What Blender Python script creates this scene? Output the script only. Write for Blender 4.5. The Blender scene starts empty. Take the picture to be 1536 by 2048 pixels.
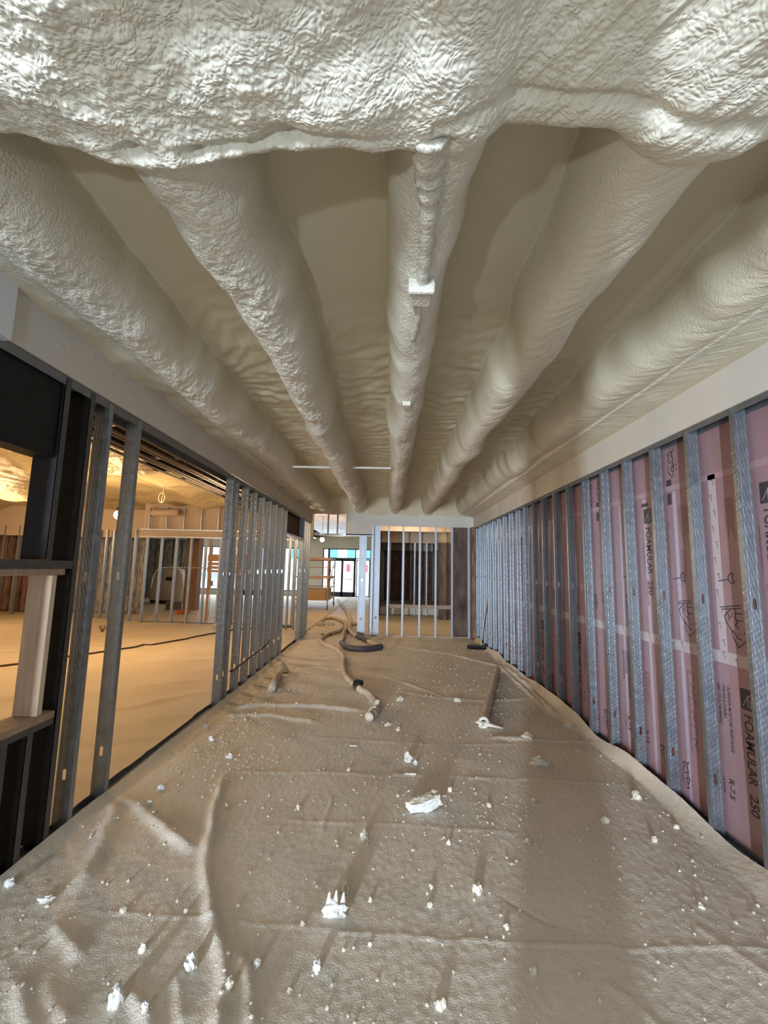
import bpy, bmesh, math, random
import numpy as np
from mathutils import Vector, Matrix
sc = bpy.context.scene
col = sc.collection
rnd = random.Random(7)
# ------------------------------------------------------------------ camera, world, lights, exposure
CAMH = 1.69
cd = bpy.data.cameras.new('camera'); cam = bpy.data.objects.new('camera', cd); col.objects.link(cam)
cd.sensor_fit = 'VERTICAL'; cd.sensor_height = 36.0; cd.lens = 880.0 / 2048.0 * 36.0
cd.clip_start = 0.02; cd.clip_end = 200
cam.matrix_world = (Matrix.Translation((0, 0, CAMH)) @ Matrix.Rotation(math.radians(0.8035), 4, 'Z')
                    @ Matrix.Rotation(math.radians(90 + 7.2375), 4, 'X') @ Matrix.Rotation(math.radians(1.25), 4, 'Z'))
sc.camera = cam
sc.view_settings.view_transform = 'Standard'; sc.view_settings.look = 'None'
sc.view_settings.gamma = 1; sc.view_settings.use_curve_mapping = False
sc.view_settings.exposure = 0.26
sc.cycles.use_denoising = True
sc.cycles.use_adaptive_sampling = True; sc.cycles.adaptive_threshold = .1
sc.cycles.max_bounces = 6; sc.cycles.diffuse_bounces = 3; sc.cycles.glossy_bounces = 2
sc.cycles.transmission_bounces = 4; sc.cycles.transparent_max_bounces = 8
sc.cycles.caustics_reflective = False; sc.cycles.caustics_refractive = False
sc.cycles.sample_clamp_indirect = 3.0

w = bpy.data.worlds.new('world'); sc.world = w; w.use_nodes = True
w.node_tree.nodes['Background'].inputs[0].default_value = (0.80, 0.90, 1.0, 1)
w.node_tree.nodes['Background'].inputs[1].default_value = 1.3

def area(name, loc, target, sx, sy, power, color):
    l = bpy.data.lights.new(name, 'AREA'); l.shape = 'RECTANGLE'; l.size = sx; l.size_y = sy
    l.energy = power; l.color = color
    o = bpy.data.objects.new(name, l); col.objects.link(o); o.location = loc
    o.rotation_euler = (Vector(target) - Vector(loc)).to_track_quat('-Z', 'Y').to_euler()
    return o
def point(name, loc, power, color, r):
    l = bpy.data.lights.new(name, 'POINT'); l.energy = power; l.color = color; l.shadow_soft_size = r
    o = bpy.data.objects.new(name, l); col.objects.link(o); o.location = loc
    return o
# daylight entering from the glazed front behind the camera
area('daylight_door_light', (-3.0, -8.7, 1.1), (0.3, 2.0, 1.0), 0.20, 1.9, 140, (0.80, 0.90, 1.0)).data.spread = math.radians(50)
area('daylight_front_light', (-1.0, -8.75, 1.4), (0, 3.0, 1.5), 5.0, 2.3, 120, (0.70, 0.85, 1.0))
# daylight on the street beyond the far shop front
area('street_daylight', (-4, 34, 12), (-4, 46, 0), 14, 8, 9000, (0.80, 0.90, 1.0))
# daylight from the far shop front
area('daylight_shopfront_light', (-6.5, 24.6, 1.6), (-5.0, 10, 1.0), 8.0, 2.6, 260, (0.72, 0.86, 1.0))

# ------------------------------------------------------------------ noise
def h2(ix, iy, s=0):
    ix = ix.astype(np.int64); iy = iy.astype(np.int64)
    n = (ix * 374761393 + iy * 668265263 + s * 1442695041) & 0xffffffff
    n = ((n ^ (n >> 13)) * 1274126177) & 0xffffffff
    n = n ^ (n >> 16)
    return (n & 0xffffff) / float(0xffffff)
def vn(x, y, s=0):
    x = np.asarray(x, float); y = np.asarray(y, float)
    ix = np.floor(x); iy = np.floor(y); fx = x - ix; fy = y - iy
    fx = fx * fx * (3 - 2 * fx); fy = fy * fy * (3 - 2 * fy)
    a = h2(ix, iy, s); b = h2(ix + 1, iy, s); c = h2(ix, iy + 1, s); d = h2(ix + 1, iy + 1, s)
    return (a + (b - a) * fx + (c - a) * fy + (a - b - c + d) * fx * fy) * 2 - 1
def fbm(x, y, o=4, s=0):
    t = 0; a = 1.0; n = 0
    for i in range(o):
        t = t + a * vn(x * 2 ** i, y * 2 ** i, s + i * 17); n += a; a *= .5
    return t / n
def worley(x, y, s=0):
    ix = np.floor(x); iy = np.floor(y); best = np.full(np.shape(x), 9.0)
    for dx in (-1, 0, 1):
        for dy in (-1, 0, 1):
            cx = ix + dx; cy = iy + dy
            px = cx + h2(cx, cy, s); py = cy + h2(cx, cy, s + 5)
            best = np.minimum(best, (px - x) ** 2 + (py - y) ** 2)
    return np.sqrt(best)

# ------------------------------------------------------------------ materials
MATS = {}
def mat(name, color, rough=.6, metal=0., noise=0., nscale=8., color2=None, bump=0., bscale=40., bdist=.005,
        emis=None, estr=0., spec=.5, kind='noise', stretch=(1, 1, 1), trans=0., detail=4):
    if name in MATS: return MATS[name]
    m = bpy.data.materials.new(name); m.use_nodes = True; nt = m.node_tree
    b = nt.nodes['Principled BSDF']
    b.inputs['Base Color'].default_value = (*color, 1); b.inputs['Roughness'].default_value = rough
    b.inputs['Metallic'].default_value = metal; b.inputs['Specular IOR Level'].default_value = spec
    if trans: b.inputs['Transmission Weight'].default_value = trans
    if emis: b.inputs['Emission Color'].default_value = (*emis, 1); b.inputs['Emission Strength'].default_value = estr
    tc = nt.nodes.new('ShaderNodeTexCoord'); mp = nt.nodes.new('ShaderNodeMapping')
    geo = nt.nodes.new('ShaderNodeNewGeometry')
    nt.links.new(geo.outputs['Position'], mp.inputs[0]); mp.inputs['Scale'].default_value = stretch
    if color2 is not None:
        n = nt.nodes.new('ShaderNodeTexNoise'); n.inputs['Scale'].default_value = nscale; n.inputs['Detail'].default_value = detail
        nt.links.new(mp.outputs[0], n.inputs['Vector'])
        r = nt.nodes.new('ShaderNodeValToRGB')
        r.color_ramp.elements[0].position = .5 - .5 * noise; r.color_ramp.elements[1].position = .5 + .5 * noise
        r.color_ramp.elements[0].color = (*color, 1); r.color_ramp.elements[1].color = (*color2, 1)
        nt.links.new(n.outputs[0], r.inputs[0]); nt.links.new(r.outputs[0], b.inputs['Base Color'])
    if bump:
        if kind == 'voronoi':
            n2 = nt.nodes.new('ShaderNodeTexVoronoi'); n2.feature = 'SMOOTH_F1'
            n2.inputs['Scale'].default_value = bscale
        else:
            n2 = nt.nodes.new('ShaderNodeTexNoise'); n2.inputs['Scale'].default_value = bscale; n2.inputs['Detail'].default_value = 5
        nt.links.new(mp.outputs[0], n2.inputs['Vector'])
        bp = nt.nodes.new('ShaderNodeBump'); bp.inputs['Strength'].default_value = bump; bp.inputs['Distance'].default_value = bdist
        if kind == 'voronoi': bp.invert = True
        nt.links.new(n2.outputs[0], bp.inputs['Height']); nt.links.new(bp.outputs[0], b.inputs['Normal'])
    MATS[name] = m
    return m

def foam_material():
    m = bpy.data.materials.new('sprayed_foam'); m.use_nodes = True; nt = m.node_tree; N = nt.nodes; K = nt.links
    b = N['Principled BSDF']; b.inputs['Roughness'].default_value = .5; b.inputs['Specular IOR Level'].default_value = .28
    at = N.new('ShaderNodeAttribute'); at.attribute_name = 'fresh'
    geo = N.new('ShaderNodeNewGeometry')
    n = N.new('ShaderNodeTexNoise'); n.inputs['Scale'].default_value = 3; n.inputs['Detail'].default_value = 5
    K.new(geo.outputs['Position'], n.inputs['Vector'])
    mx = N.new('ShaderNodeMath'); mx.operation = 'MULTIPLY_ADD'; mx.inputs[1].default_value = .5; mx.inputs[2].default_value = -.25
    K.new(n.outputs[0], mx.inputs[0])
    ad = N.new('ShaderNodeMath'); ad.operation = 'ADD'; ad.use_clamp = True
    K.new(at.outputs['Fac'], ad.inputs[0]); K.new(mx.outputs[0], ad.inputs[1])
    r = N.new('ShaderNodeMix'); r.data_type = 'RGBA'
    r.inputs[6].default_value = (0.65, 0.61, 0.45, 1); r.inputs[7].default_value = (0.79, 0.78, 0.695, 1)
    K.new(ad.outputs[0], r.inputs[0]); K.new(r.outputs[2], b.inputs['Base Color'])
    # fine bubbles
    wn = N.new('ShaderNodeTexNoise'); wn.inputs['Scale'].default_value = 9; wn.inputs['Detail'].default_value = 2
    K.new(geo.outputs['Position'], wn.inputs['Vector'])
    va = N.new('ShaderNodeVectorMath'); va.operation = 'MULTIPLY_ADD'; va.inputs[1].default_value = (.10, .10, .10)
    K.new(wn.outputs['Color'], va.inputs[0]); K.new(geo.outputs['Position'], va.inputs[2])
    v = N.new('ShaderNodeTexVoronoi'); v.feature = 'SMOOTH_F1'; v.inputs['Scale'].default_value = 85; v.inputs['Smoothness'].default_value = .3
    K.new(va.outputs[0], v.inputs['Vector'])
    bp = N.new('ShaderNodeBump'); bp.invert = True; bp.inputs['Distance'].default_value = .007
    st = N.new('ShaderNodeMath'); st.operation = 'MULTIPLY_ADD'; st.inputs[1].default_value = .62; st.inputs[2].default_value = .06
    K.new(at.outputs['Fac'], st.inputs[0]); K.new(st.outputs[0], bp.inputs['Strength'])
    K.new(v.outputs[0], bp.inputs['Height'])
    n3 = N.new('ShaderNodeTexNoise'); n3.inputs['Scale'].default_value = 30; n3.inputs['Detail'].default_value = 6
    K.new(geo.outputs['Position'], n3.inputs['Vector'])
    b2 = N.new('ShaderNodeBump'); b2.inputs['Distance'].default_value = .006; b2.inputs['Strength'].default_value = .22
    K.new(n3.outputs[0], b2.inputs['Height']); K.new(bp.outputs[0], b2.inputs['Normal'])
    K.new(b2.outputs[0], b.inputs['Normal'])
    return m
M_FOAM = foam_material()

def stud_material(name, base, rough, metal, dimple=.5):
    m = bpy.data.materials.new(name); m.use_nodes = True; nt = m.node_tree; N = nt.nodes; K = nt.links
    b = N['Principled BSDF']; b.inputs['Metallic'].default_value = metal
    geo = N.new('ShaderNodeNewGeometry')
    n = N.new('ShaderNodeTexNoise'); n.inputs['Scale'].default_value = 14; n.inputs['Detail'].default_value = 6
    K.new(geo.outputs['Position'], n.inputs['Vector'])
    r = N.new('ShaderNodeValToRGB'); r.color_ramp.elements[0].position = .35; r.color_ramp.elements[1].position = .7
    r.color_ramp.elements[0].color = (*[c * .82 for c in base], 1); r.color_ramp.elements[1].color = (*base, 1)
    K.new(n.outputs[0], r.inputs[0]); K.new(r.outputs[0], b.inputs['Base Color'])
    rr = N.new('ShaderNodeMapRange'); rr.inputs[3].default_value = rough - .07; rr.inputs[4].default_value = rough + .12
    K.new(n.outputs[0], rr.inputs[0]); K.new(rr.outputs[0], b.inputs['Roughness'])
    if dimple:
        mp = N.new('ShaderNodeMapping'); mp.inputs['Scale'].default_value = (48, 48, 34); mp.inputs['Rotation'].default_value = (.4, .4, 0)
        K.new(geo.outputs['Position'], mp.inputs[0])
        v = N.new('ShaderNodeTexVoronoi'); v.inputs['Randomness'].default_value = 0.; v.inputs['Scale'].default_value = 1
        K.new(mp.outputs[0], v.inputs['Vector'])
        bp = N.new('ShaderNodeBump'); bp.inputs['Distance'].default_value = .004; bp.inputs['Strength'].default_value = dimple
        K.new(v.outputs[0], bp.inputs['Height']); K.new(bp.outputs[0], b.inputs['Normal'])
    return m
M_GALV = stud_material('galvanized_steel', (.32, .365, .415), .36, .85)
M_GALVF = stud_material('galvanized_steel_plain', (.62, .66, .70), .38, .8, 0)
M_GALVP = stud_material('galvanized_steel_far', (.36, .40, .46), .45, .7, 0)
M_TRACK = stud_material('dusty_track_steel', (.22, .24, .27), .5, .6, 0)
M_BLACK = mat('black_primed_steel', (.007, .0075, .008), .55, .0, bump=.1, bscale=60, color2=(.016, .016, .018), noise=.5, nscale=20, spec=.22)
M_BLACKL = mat('lighter_black_steel', (.055, .055, .062), .45, .4, color2=(.11, .11, .12), noise=.5, nscale=40)  # lighter grey for the room-facing flange of the black studs
M_SHEET = mat('dusty_plastic_sheet', (.64, .59, .51), .62, color2=(.75, .70, .635), noise=.55, nscale=2.2, bump=.6, bscale=120, bdist=.008, spec=.3, detail=6)
M_SHEETL = mat('dusty_plastic_sheet_warm', (.60, .50, .37), .6, color2=(.68, .585, .45), noise=.5, nscale=1.3, bump=.35, bscale=60, bdist=.01, spec=.35)
M_SLAB = mat('concrete', (.40, .37, .33), .85, color2=(.5, .46, .4), noise=.5, nscale=3, bump=.2, bscale=50)
M_DRY = mat('gypsum_board', (.62, .60, .555), .8, color2=(.68, .655, .61), noise=.6, nscale=1.4, bump=.06, bscale=80)
M_DRYB = mat('brown_gypsum_board', (.56, .44, .34), .85, color2=(.62, .50, .40), noise=.6, nscale=1.2)
M_PINK = mat('pink_foam_board', (.36, .215, .245), .38, color2=(.30, .19, .215), noise=.6, nscale=2.5, spec=.5)
M_TAPE = mat('pale_seam_tape', (.50, .42, .45), .3, spec=.6)
M_TAPEC = mat('lilac_seam_tape', (.44, .37, .48), .25, spec=.6)
M_INK = mat('black_ink', (.03, .015, .02), .5)
M_INKR = mat('faded_red_ink', (.24, .07, .09), .5)
M_WOOD = mat('pine_lumber', (.30, .205, .145), .7, color2=(.42, .30, .215), noise=.5, nscale=5, stretch=(6, 6, .6), bump=.15, bscale=20)
M_WOODW = mat('fresh_cut_pine', (.66, .57, .43), .7, color2=(.58, .49, .36), noise=.5, nscale=5, stretch=(6, 6, .6))
M_KRAFT = mat('brown_insulation_facing', (.10, .05, .035), .55, color2=(.34, .20, .15), noise=.5, nscale=5, stretch=(2.4, 2.4, .8), bump=.9, bscale=9, bdist=.06, detail=7)
M_KRAFTW = mat('pale_insulation_facing', (.12, .115, .12), .5, color2=(.55, .53, .52), noise=.45, nscale=5, stretch=(2.6, 2.6, .8), bump=.9, bscale=9, bdist=.06, detail=7)
M_RUST = mat('rusty_steel_column', (.055, .032, .026), .7, color2=(.21, .145, .115), noise=.45, nscale=6, stretch=(1, 1, .35), bump=.3, bscale=30, detail=7)
M_RUSTO = mat('orange_brown_column', (.20, .10, .05), .75, color2=(.32, .18, .09), noise=.6, nscale=5, stretch=(1, 1, .4), bump=.25, bscale=30, detail=7)
M_DUSTY = mat('foam_dusted_rubber', (.42, .36, .29), .8, color2=(.66, .59, .50), noise=.5, nscale=16, bump=.5, bscale=60, bdist=.01)
M_RUBBER = mat('black_rubber_hose', (.035, .035, .05), .6, color2=(.10, .09, .10), noise=.5, nscale=12, bump=.3, bscale=50)
M_CHUNK = mat('broken_foam', (.62, .58, .48), .6, color2=(.72, .69, .60), noise=.5, nscale=30, bump=.7, bscale=110, bdist=.008, kind='voronoi')
M_CHUNKW = mat('white_foam_skin', (.72, .73, .72), .6, color2=(.66, .66, .63), noise=.5, nscale=20, bump=.4, bscale=60, bdist=.008)
M_FDUST = mat('dusty_foam_crumb', (.56, .51, .43), .75, color2=(.66, .61, .53), noise=.5, nscale=14, bump=.4, bscale=90, bdist=.005)
M_DARK = mat('dark_void_deck', (.02, .016, .013), .8)
M_PIPE = mat('painted_conduit', (.20, .16, .13), .5, .4)
M_FRAME = mat('dark_window_frame', (.03, .035, .05), .4, .3)
M_ORANGE = mat('orange_scaffold_paint', (.50, .25, .11), .6, color2=(.60, .36, .20), noise=.5, nscale=6)
M_WRAP = mat('dusty_plastic_wrap', (.42, .37, .31), .4, color2=(.52, .47, .40), noise=.5, nscale=3, bump=.6, bscale=7, bdist=.05)
M_BRICK = mat('red_brick', (.42, .12, .06), .85)
M_CORD = mat('dark_cable', (.05, .035, .04), .6)
M_BULB = mat('glowing_bulb', (1, .8, .5), .4, emis=(1, .62, .25), estr=14)
M_STREET = mat('street_ground', (.62, .66, .70), .9)
M_FACADE = mat('pale_facade', (.75, .78, .80), .9)
M_TEAL = mat('street_window', (.10, .25, .32), .3)
M_RED = mat('red_paint', (.7, .05, .07), .5)
M_YFOAM = mat('yellowed_foam', (.42, .34, .20), .45, color2=(.56, .47, .30), noise=.5, nscale=2, bump=.7, bscale=11, bdist=.05)
M_GLASS = bpy.data.materials.new('clear_glass'); M_GLASS.use_nodes = True
_nt = M_GLASS.node_tree; _nt.nodes.clear()
_o = _nt.nodes.new('ShaderNodeOutputMaterial'); _t = _nt.nodes.new('ShaderNodeBsdfTransparent'); _g = _nt.nodes.new('ShaderNodeBsdfGlossy')
_m = _nt.nodes.new('ShaderNodeMixShader'); _m.inputs[0].default_value = .06; _g.inputs['Roughness'].default_value = .02
_t.inputs[0].default_value = (.93, .97, 1, 1)
_nt.links.new(_t.outputs[0], _m.inputs[1]); _nt.links.new(_g.outputs[0], _m.inputs[2]); _nt.links.new(_m.outputs[0], _o.inputs[0])

# ------------------------------------------------------------------ mesh helpers
class MB:
    def __init__(s): s.v = []; s.f = []; s.mi = []
    def add(s, vs, fs, mi=0):
        o = len(s.v); s.v += [tuple(p) for p in vs]; s.f += [tuple(i + o for i in f) for f in fs]; s.mi += [mi] * len(fs)
    def box(s, x0, x1, y0, y1, z0, z1, mi=0, M=None):
        vs = [(x, y, z) for x in (x0, x1) for y in (y0, y1) for z in (z0, z1)]
        if M is not None: vs = [tuple(M @ Vector(p)) for p in vs]
        s.add(vs, [(0, 1, 3, 2), (4, 6, 7, 5), (0, 4, 5, 1), (2, 3, 7, 6), (0, 2, 6, 4), (1, 5, 7, 3)], mi)
    def tube(s, pts, r, n=10, mi=0, caps=True, jit=0.):
        P = [Vector(p) for p in pts]; rs = r if isinstance(r, (list, tuple)) else [r] * len(P)
        vs = []; up = Vector((0, 0, 1))
        for i, p in enumerate(P):
            t = (P[min(i + 1, len(P) - 1)] - P[max(i - 1, 0)]).normalized()
            a = up if abs(t.z) < .9 else Vector((0, 1, 0))
            u = t.cross(a).normalized(); w_ = u.cross(t)
            for k in range(n):
                an = 2 * math.pi * k / n; rr = rs[i] * (1 + jit * (rnd.random() - .5))
                vs.append(p + u * math.cos(an) * rr + w_ * math.sin(an) * rr)
        fs = [(i * n + k, i * n + (k + 1) % n, (i + 1) * n + (k + 1) % n, (i + 1) * n + k) for i in range(len(P) - 1) for k in range(n)]
        if caps: fs += [tuple(range(n))[::-1], tuple((len(P) - 1) * n + k for k in range(n))]
        s.add(vs, fs, mi)
    def lathe(s, prof, c, n=24, mi=0):
        vs = [(c[0] + r * math.cos(2 * math.pi * k / n), c[1] + r * math.sin(2 * math.pi * k / n), z) for r, z in prof for k in range(n)]
        fs = [(i * n + k, i * n + (k + 1) % n, (i + 1) * n + (k + 1) % n, (i + 1) * n + k) for i in range(len(prof) - 1) for k in range(n)]
        s.add(vs, fs, mi)
    def build(s, name, mats, parent=None, smooth=False, bevel=0.):
        me = bpy.data.meshes.new(name); me.from_pydata(s.v, [], s.f)
        ml = mats if isinstance(mats, (list, tuple)) else [mats]
        for m in ml: me.materials.append(m)
        me.polygons.foreach_set('material_index', s.mi)
        if smooth: me.polygons.foreach_set('use_smooth', [True] * len(me.polygons))
        bm = bmesh.new(); bm.from_mesh(me); bmesh.ops.recalc_face_normals(bm, faces=bm.faces); bm.to_mesh(me); bm.free()
        me.update(); o = bpy.data.objects.new(name, me); col.objects.link(o)
        if parent is not None: o.parent = parent; o.matrix_parent_inverse = parent.matrix_world.inverted() if False else Matrix.Translation(-parent.location)
        if bevel:
            b = o.modifiers.new('bevel', 'BEVEL'); b.width = bevel; b.segments = 2; b.limit_method = 'ANGLE'
        return o
def tag(o, label=None, cat=None, group=None, kind=None):
    if label: o['label'] = label
    if cat: o['category'] = cat
    if group: o['group'] = group
    if kind: o['kind'] = kind
    return o
def empty(name, loc, label, cat, group=None):
    o = bpy.data.objects.new(name, None); col.objects.link(o); o.location = loc; o.empty_display_size = .1
    return tag(o, label, cat, group)
def struct(o): o['kind'] = 'structure'; return o
def smoothpath(pts, n=6):
    P = [Vector(p) for p in pts]; out = []
    for i in range(len(P) - 1):
        p0 = P[max(i - 1, 0)]; p1 = P[i]; p2 = P[i + 1]; p3 = P[min(i + 2, len(P) - 1)]
        for k in range(n):
            t = k / n
            out.append(.5 * ((2 * p1) + (-p0 + p2) * t + (2 * p0 - 5 * p1 + 4 * p2 - p3) * t * t + (-p0 + 3 * p1 - 3 * p2 + p3) * t ** 3))
    out.append(P[-1]); return out
def grid_obj(name, X, Y, Z, material, attr=None, keep=None, normals=None, smooth=True):
    """mesh from a (rows, cols) height field; keep = mask of quads"""
    R, Cn = X.shape
    idx = np.arange(R * Cn).reshape(R, Cn)
    q = np.stack([idx[:-1, :-1], idx[:-1, 1:], idx[1:, 1:], idx[1:, :-1]], -1).reshape(-1, 4)
    if keep is not None: q = q[keep.reshape(-1)]
    if normals is not None: q = q[:, ::-1]
    used = np.unique(q); mp = np.full(R * Cn, -1); mp[used] = np.arange(len(used)); q = mp[q]
    co = np.stack([X, Y, Z], -1).reshape(-1, 3)[used]
    me = bpy.data.meshes.new(name); me.vertices.add(len(co)); me.vertices.foreach_set('co', co.ravel())
    me.loops.add(q.size); me.loops.foreach_set('vertex_index', q.ravel().astype(np.int32))
    me.polygons.add(len(q)); me.polygons.foreach_set('loop_start', np.arange(0, q.size, 4, dtype=np.int32))
    me.update(calc_edges=True); me.validate()
    me.polygons.foreach_set('use_smooth', np.ones(len(q), bool))
    if attr is not None:
        a = me.attributes.new('fresh', 'FLOAT', 'POINT'); a.data.foreach_set('value', attr.reshape(-1)[used].astype(np.float32))
    me.materials.append(material)
    if normals is not None:
        me.normals_split_custom_set_from_vertices(normals.reshape(-1, 3)[used].tolist())
    o = bpy.data.objects.new(name, me); col.objects.link(o)
    return o
def field_normals(X, Y, Z, down):
    def d(A, ax): return np.gradient(A, axis=ax)
    ux = np.stack([d(X, 1), d(Y, 1), d(Z, 1)], -1); uy = np.stack([d(X, 0), d(Y, 0), d(Z, 0)], -1)
    n = np.cross(ux, uy); n /= np.linalg.norm(n, axis=-1, keepdims=True)
    return -n if down else n

# ------------------------------------------------------------------ main room shell
XL, XR, YB = -2.0, 2.14, 11.2
ORD = ['first', 'second', 'third', 'fourth', 'fifth', 'sixth', 'seventh', 'eighth', 'ninth', 'tenth', 'eleventh', 'twelfth', 'thirteenth',
       'fourteenth', 'fifteenth', 'sixteenth', 'seventeenth', 'eighteenth', 'nineteenth', 'twentieth', 'twenty-first', 'twenty-second', 'twenty-third']

m = MB(); m.box(-14, 3.2, -9.4, 25.2, -.15, -.02); struct(m.build('floor', M_SLAB))

# ---- ceiling height field: deck, joists, girder in one sprayed skin
def smin(a, b, k):
    h = np.clip(.5 + .5 * (b - a) / k, 0, 1)
    return b + (a - b) * h - k * h * (1 - h)
nx = 860
xs = np.linspace(XL - .0, XR + .0, nx)
ys = [-.6]
while ys[-1] < YB:
    y = ys[-1]
    ys.append(y + (.03 if y < .5 else max(.0045, .0042 * y)))
ys = np.array(ys); ys[-1] = YB
Xc, Yc = np.meshgrid(xs, ys)
RIBX = [-1.70, -.76, .13, .955, 1.86]
RIBW = [.21, .185, .16, .18, .22]
RIBZ = [3.07, 3.06, 3.075, 3.07, 3.09]
deck = 3.44 + .012 * fbm(Xc * 2.2, Yc * 1.6, 3, 3)
rip = np.clip((Yc - 2.3) / 1.5, 0, 1)
deck += rip * .011 * np.sin(Yc * 30 + 13 * fbm(Xc * 1.8, Yc * .9, 4, 9)) * (.5 + .5 * vn(Xc * 3, Yc * 3, 4))
deck += rip * .02 * fbm(Xc * 5, Yc * 6, 3, 31)
Z = deck.copy(); fresh = np.zeros_like(Z); which = np.full(Z.shape, -1)
bestd = np.full(Z.shape, 9.)
for i, (rx, rw, rz_) in enumerate(zip(RIBX, RIBW, RIBZ)):
    xc = rx + .028 * vn(Yc * 1.7 + i * 9, Yc * 0 + i, 40 + i) + .012 * vn(Yc * 5 + i * 9, Yc * 0 + i, 60 + i)
    near = np.exp(-np.clip(Yc - 1.25, 0, 9) / .38)
    ww = rw * (1 + .10 * vn(Yc * 2.3 + i * 5, Yc * 0, 50 + i) + (.12, .28, .12, .40, .2)[i] * near)
    dd = np.abs(Xc - xc)
    t = np.clip(dd / ww, 0, 1)
    zz = rz_ - .075 * near + .025 * vn(Yc * 1.3 + 7 * i, Yc * 0, 70 + i) + .35 * (1 - np.sqrt(np.clip(1 - t ** 2.5, 0, 1))) + np.where(dd > ww, (dd - ww) * 6, 0)
    Z = smin(Z, zz, .05)
    fr = np.clip((ww * 1.12 - dd) / .09, 0, 1)
    fresh = np.maximum(fresh, fr * (1.0, 1.0, .95, .55, .5)[i])
    upd = (dd < ww * 1.22); which = np.where(upd, i, which)
# girder across, in front
gz = np.interp(Xc, [-2.0, -1.35, -.9, -.5, -.08, .16, .34, .66, .86, 1.05, 1.25, 2.14],
               [3.06, 3.03, 2.935, 2.965, 2.965, 3.01, 3.085, 3.085, 3.02, 3.02, 3.11, 3.13])
gc, gh = .70, .60
yy = Yc + .035 * fbm(Xc * 2.6, Yc * 0 + 3, 3, 80)
t = np.abs(yy - gc) / gh
gird = gz - .03 + .03 * vn(Xc * 1.5, Yc * 3, 90) + .40 * (1 - np.clip(1 - np.clip(t, 0, 1) ** 5, 0, 1) ** .2) + np.where(t > 1, (t - 1) * gh * 7, 0)
# groove and lip near its far edge
gird += .022 * np.exp(-((yy - 1.13 - .03 * vn(Xc * 3, Xc * 0, 91)) / .022) ** 2) * (Xc > .1)
gird -= .02 * np.exp(-((yy - 1.20) / .045) ** 2)
gird += .035 * np.exp(-((yy - 1.17 - .02 * vn(Xc * 4, Xc * 0, 92)) / .018) ** 2) * np.exp(-((Xc + .45) / .32) ** 2)
gird -= .042 * fbm(Xc * 2.6, Yc * 4.5, 3, 95) * (1 - .45 * (Xc > .3))
Z = smin(Z, gird, .15)
gmask = np.clip((1 - t) / .06, 0, 1)
fresh = np.maximum(fresh, gmask * np.where(Xc > .3, .8, 1.))
which = np.where(t < 1.03, 5, which)
# closing against the walls
end = 3.03 + (YB - Yc) * 1.5 + .02 * vn(Xc * 6, Yc * 4, 101)
Z = smin(Z, end, .12)
sideR = 3.01 + np.maximum(0, XR - Xc) * .22 + np.where(Xc < 1.9, (1.9 - Xc) * 4, 0); Z = smin(Z, sideR, .04)
sideL = 3.10 + (Xc - XL) * .1 + np.where(Xc > -1.82, (Xc + 1.82) * 4, 0) + .05 * fbm(Yc * 3, Xc * 3, 3, 110); Z = smin(Z, sideL, .04)
# lumps and bubbles
lefty = np.clip((-Xc + .3) / 1.0, 0, 1)
Z -= fresh * (.020 * fbm(Xc * 6.5, Yc * 5, 3, 120)) * (.6 + .6 * lefty)
wx = Xc + .008 * vn(Xc * 14, Yc * 14, 130); wy = Yc + .008 * vn(Xc * 14, Yc * 14, 131)
cell = worley(wx * 50, wy * 60, 140); cell2 = worley(wx * 19, wy * 25, 141)
Z += fresh * (.0065 * np.clip(cell, 0, 1) + .010 * np.clip(cell2, 0, 1) * lefty) * np.where(Xc > .5, .45, 1.) * (.55 + .6 * (vn(Xc * 2.1, Yc * 2.3, 150) + .6))
# stretched streaks on the right-hand joists
st = vn((Xc * .8 + Yc * .6) * 42, (Xc * .6 - Yc * .8) * 6, 160) + .6 * vn((Xc * .8 + Yc * .6) * 80, (Xc * .6 - Yc * .8) * 9, 161)
Z += .0045 * st * fresh * (Xc > .3)
# a few torn cavities
for cx, cy, r in ((-.80, 1.17, .02), (-.35, 1.15, .03), (-.62, 1.19, .015), (.14, 1.20, .03), (-.47, 1.62, .018)):
    Z += .045 * np.exp(-(((Xc - cx) / (r * 1.6)) ** 2 + ((Yc - cy) / r) ** 2))
Zf = Z
Nrm = field_normals(Xc, Yc, Zf, True)
qw = which[:-1, :-1]
grid_obj('ceiling', Xc, Yc, Zf, M_FOAM, fresh, qw == -1, Nrm)['kind'] = 'structure'
RL = ['rough bubbled foam-covered joist nearest the left stud wall', 'foam-covered ceiling joist just left of the middle one, heavily bubbled',
      'middle foam-covered ceiling joist carrying the foamed box', 'smooth streaked foam-covered joist just right of the middle one',
      'foam-covered joist running along the right wall header']
for i in range(5):
    tag(grid_obj('foam_covered_joist', Xc, Yc, Zf, M_FOAM, fresh, qw == i, Nrm), RL[i], 'ceiling joist', 'foam-covered joists running down the ceiling')
tag(grid_obj('foam_covered_girder', Xc, Yc, Zf, M_FOAM, fresh, qw == 5, Nrm),
    'wide girder across the ceiling overhead, thick with white bubbled spray foam', 'ceiling girder')
def ceilz(x, y):
    i = int(np.argmin(abs(ys - y))); j = int(np.argmin(abs(xs - x))); return float(Zf[i, j])

# roof slab above the skin keeps light out
m = MB(); m.box(-14, 3.2, -9.4, 25.2, 3.62, 3.75); struct(m.build('ceiling', M_DARK))

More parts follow.
